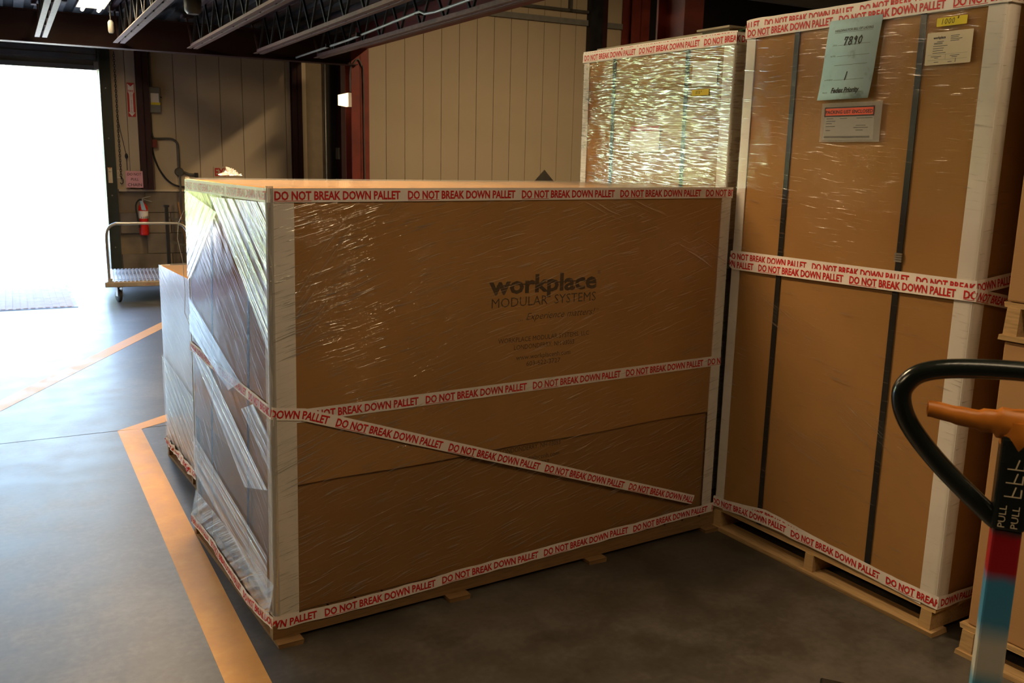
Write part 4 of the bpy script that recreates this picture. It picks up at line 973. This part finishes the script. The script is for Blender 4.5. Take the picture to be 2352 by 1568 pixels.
# chain hanging beside the door
ch = bthing('pull_chain', 'dark steel pull chain hanging beside the door rail', 'chain', 1.255, WV - .05, 0)
g = MB(); zz = 2.72; k = 0
while zz > 1.22:
    pts = []
    for i in range(9):
        a = 2 * math.pi * i / 8; x, h = .011 * math.cos(a), .020 * math.sin(a)
        pts.append((x if k % 2 else 0, 0 if k % 2 else x, zz + h))
    g.tube(pts, .0035, 5, False); zz -= .030; k += 1
lk = obj('chain_links', g, black_steel, ch, smooth=True); lk['kind'] = 'stuff'
obj('chain_hook', MB().tube([(0, 0, 1.23), (.02, 0, 1.20), (.02, 0, 1.16), (0, 0, 1.14), (-.015, 0, 1.16)], .006, 6), black_steel, ch, smooth=True)
t = bthing('hanging_rope', 'thin rope with a clamp hanging near the pink note', 'rope', 1.26, WV - .03, 0)
obj('rope', MB().tube([(0, 0, 1.95), (.02, 0, 1.80), (.07, -.03, 1.50), (.07, -.03, 1.31)], .004, 6), black_steel, t, smooth=True)
obj('rope_clamp', MB().lathe((.07, -.03, 1.46), [(.012, 0), (.02, .02), (.015, .05), (.006, .06)], 10), black_steel, t, smooth=True)
# switch box, conduits, junction box
t = bthing('switch_box', 'grey electrical switch box with a white cover by the dark red column', 'switch box', 1.69, WV, 2.03)
obj('box', MB().box(-.065, .075, -.075, 0, 0, .31), box_grey, t, bevel=.006); obj('cover', MB().box(-.04, .055, -.088, -.075, .125, .235), sign_white, t, label='white cover'); obj('warning_strip', MB().box(-.04, .07, -.080, -.075, .095, .125), yellow_paper, t, label='yellow strip')
obj('toggle', MB().bar((.075, -.05, .20), (.095, -.05, .185), .012, .012), black_steel, t)
t = bthing('conduit', 'dark conduit dropping from the roof beam into the switch box', 'pipe', 1.66, WV - .045, 0)
obj('pipe', MB().tube([(0, 0, 2.342), (0, 0, 2.65), (.0, 0, 3.05)], .017, 8), conduit_mat, t, smooth=True); obj('thin_pipe', MB().tube([(-.045, 0, 2.2), (-.045, 0, 3.05)], .008, 6), conduit_mat, t, smooth=True)
t = bthing('conduit', 'bent conduit running from the dark red column to the round junction box', 'pipe', 0, WV - .035, 0)
obj('elbow_box', MB().box(1.635, 1.70, -.04, .03, 1.60, 1.70), red_steel, t)
obj('pipe', MB().tube(cat([(1.645, 0, 1.78), (1.66, 0, 1.72), (1.72, 0, 1.71), (1.84, 0, 1.715), (1.90, 0, 1.705), (1.945, 0, 1.66), (1.955, 0, 1.58), (1.955, 0, 1.34)], 4), .014, 8), conduit_mat, t, smooth=True)
obj('riser', MB().tube([(1.637, 0, 2.05), (1.637, 0, 1.76)], .014, 8), conduit_mat, t, smooth=True)
obj('cable', MB().tube(cat([(1.64, 0, 1.62), (1.66, 0, 1.48), (1.72, 0, 1.32), (1.82, 0, 1.18), (1.95, 0, 1.115), (2.2, 0, 1.105)], 5), .011, 8), rubber, t, smooth=True)
t = bthing('junction_box', 'round dark junction box on the cream wall left of the exit sign', 'junction box', 1.955, WV, 1.30)
obj('box', MB().lathe((0, 0, 0), [(.0, -.06), (.048, -.058), (.055, -.05), (.055, 0)], 18, 'y'), conduit_mat, t, smooth=True)
obj('arm', MB().tube([(.04, -.03, -.0), (.12, -.03, -.03), (.20, -.03, -.035)], .016, 8), conduit_mat, t, smooth=True); obj('arm_cap', MB().box(.19, .23, -.06, 0, -.065, -.01), black_steel, t)
obj('stub', MB().tube([(0, -.072, -.03), (0, -.072, -1.2)], .013, 8), conduit_mat, t, smooth=True)
# steel post rack behind the cart
t = bthing('post_rack', 'black steel post with grey braces standing behind the cart', 'rack', 1.73, WV - .35, 0)
obj('post', MB().box(-.02, .02, -.02, .02, 0, .87), black_steel, t); obj('post_cap', MB().box(-.032, .032, -.03, .03, .87, .895), black_steel, t)
obj('brace', MB().bar((.02, 0, .74), (.60, .05, .58), .02, .025), conduit_mat, t); obj('brace', MB().bar((.02, 0, .44), (.60, .05, .25), .02, .025), conduit_mat, t)
obj('post', MB().box(.58, .62, .02, .06, 0, .87), black_steel, t)
t = obj('broom_handle', MB().tube([(0, 0, .0), (-.12, .12, .92)], .013, 8), wood('old_handle_wood', (.30, .17, .08)), None, B(2.03, WV - .22, 0), BA, smooth=True); tag(t, 'worn wooden pole leaning on the block wall behind the cart', 'pole')
# lit pack lamp and small fittings on the red column
t = bthing('wall_lamp', 'small lit pack lamp on the red column by the cream panels', 'wall lamp', 3.885, 11.42, 2.155)
obj('housing', MB().box(-.045, .0, -.02, .075, 0, .175), sign_white, t, bevel=.004)
g = MB().hexa([(-.045, -.018, .005), (-.045, .073, .005), (-.15, .065, .018), (-.15, -.01, .018), (-.045, -.018, .17), (-.045, .073, .17), (-.15, .065, .145), (-.15, -.01, .145)]); obj('lens', g, pack_mat, t, label='glowing prismatic lens')
t = bthing('conduit', 'thin conduit looping down the red column past the pack lamp', 'pipe', 3.885, 11.385, 0)
obj('pipe', MB().tube(cat([(-.02, 0, 2.34), (-.02, 0, 2.60), (.02, 0, 2.68), (.08, 0, 2.74), (.13, 0, 2.66), (.15, 0, 2.5), (.16, 0, 1.0)], 4), .009, 8), conduit_mat, t, smooth=True)
t = bthing('wall_box', 'grey box on the dark recess beside the red column', 'switch box', 4.115, WV + .12, 1.50); obj('box', MB().box(0, .16, -.06, .08, 0, .16), box_grey, t, bevel=.005)
t = bthing('conduit', 'pale vertical conduit at the left edge of the dark recess', 'pipe', 3.91, WV - .02, 0); obj('pipe', MB().tube([(0, 0, 0), (0, 0, 3.0)], .011, 8), galv, t, smooth=True)
# hanging cord switch and box at the ceiling
t = bthing('hanging_plug', 'grey hanging outlet beside the roof joist near the door', 'outlet', 1.02, 10.3, 2.70); obj('body', MB().lathe((0, 0, 0), [(.02, 0), (.028, .02), (.028, .10), (.015, .12)], 12), box_grey, t, smooth=True); obj('cord', MB().tube([(0, 0, .12), (0, 0, .4)], .006, 6), rubber, t, smooth=True)
t = bthing('ceiling_box', 'round dusty ceiling fitting between two roof joists', 'ceiling fitting', 1.62, 9.2, 2.80); obj('body', MB().lathe((0, 0, 0), [(.05, 0), (.075, .03), (.08, .12), (.04, .20), (.02, .33)], 18), conduit_mat, t, smooth=True)

dm = bthing('diamond_placard', 'dark grey diamond placard on the cream wall, its tip just above the wide carton', 'placard', 7.437, WV - .004, 1.405)
obj('plate', MB().prism([(0, 0), (-.21, -.21), (0, -.42), (.21, -.21)], X, Z, -Y, (0, 0, 0), .004), plain('placard_grey', (.075, .068, .055), .6), dm)
struct('trim_10', MB().box(8.37, 8.47, WV - .08, WV, 0, 4.95), red_dark)
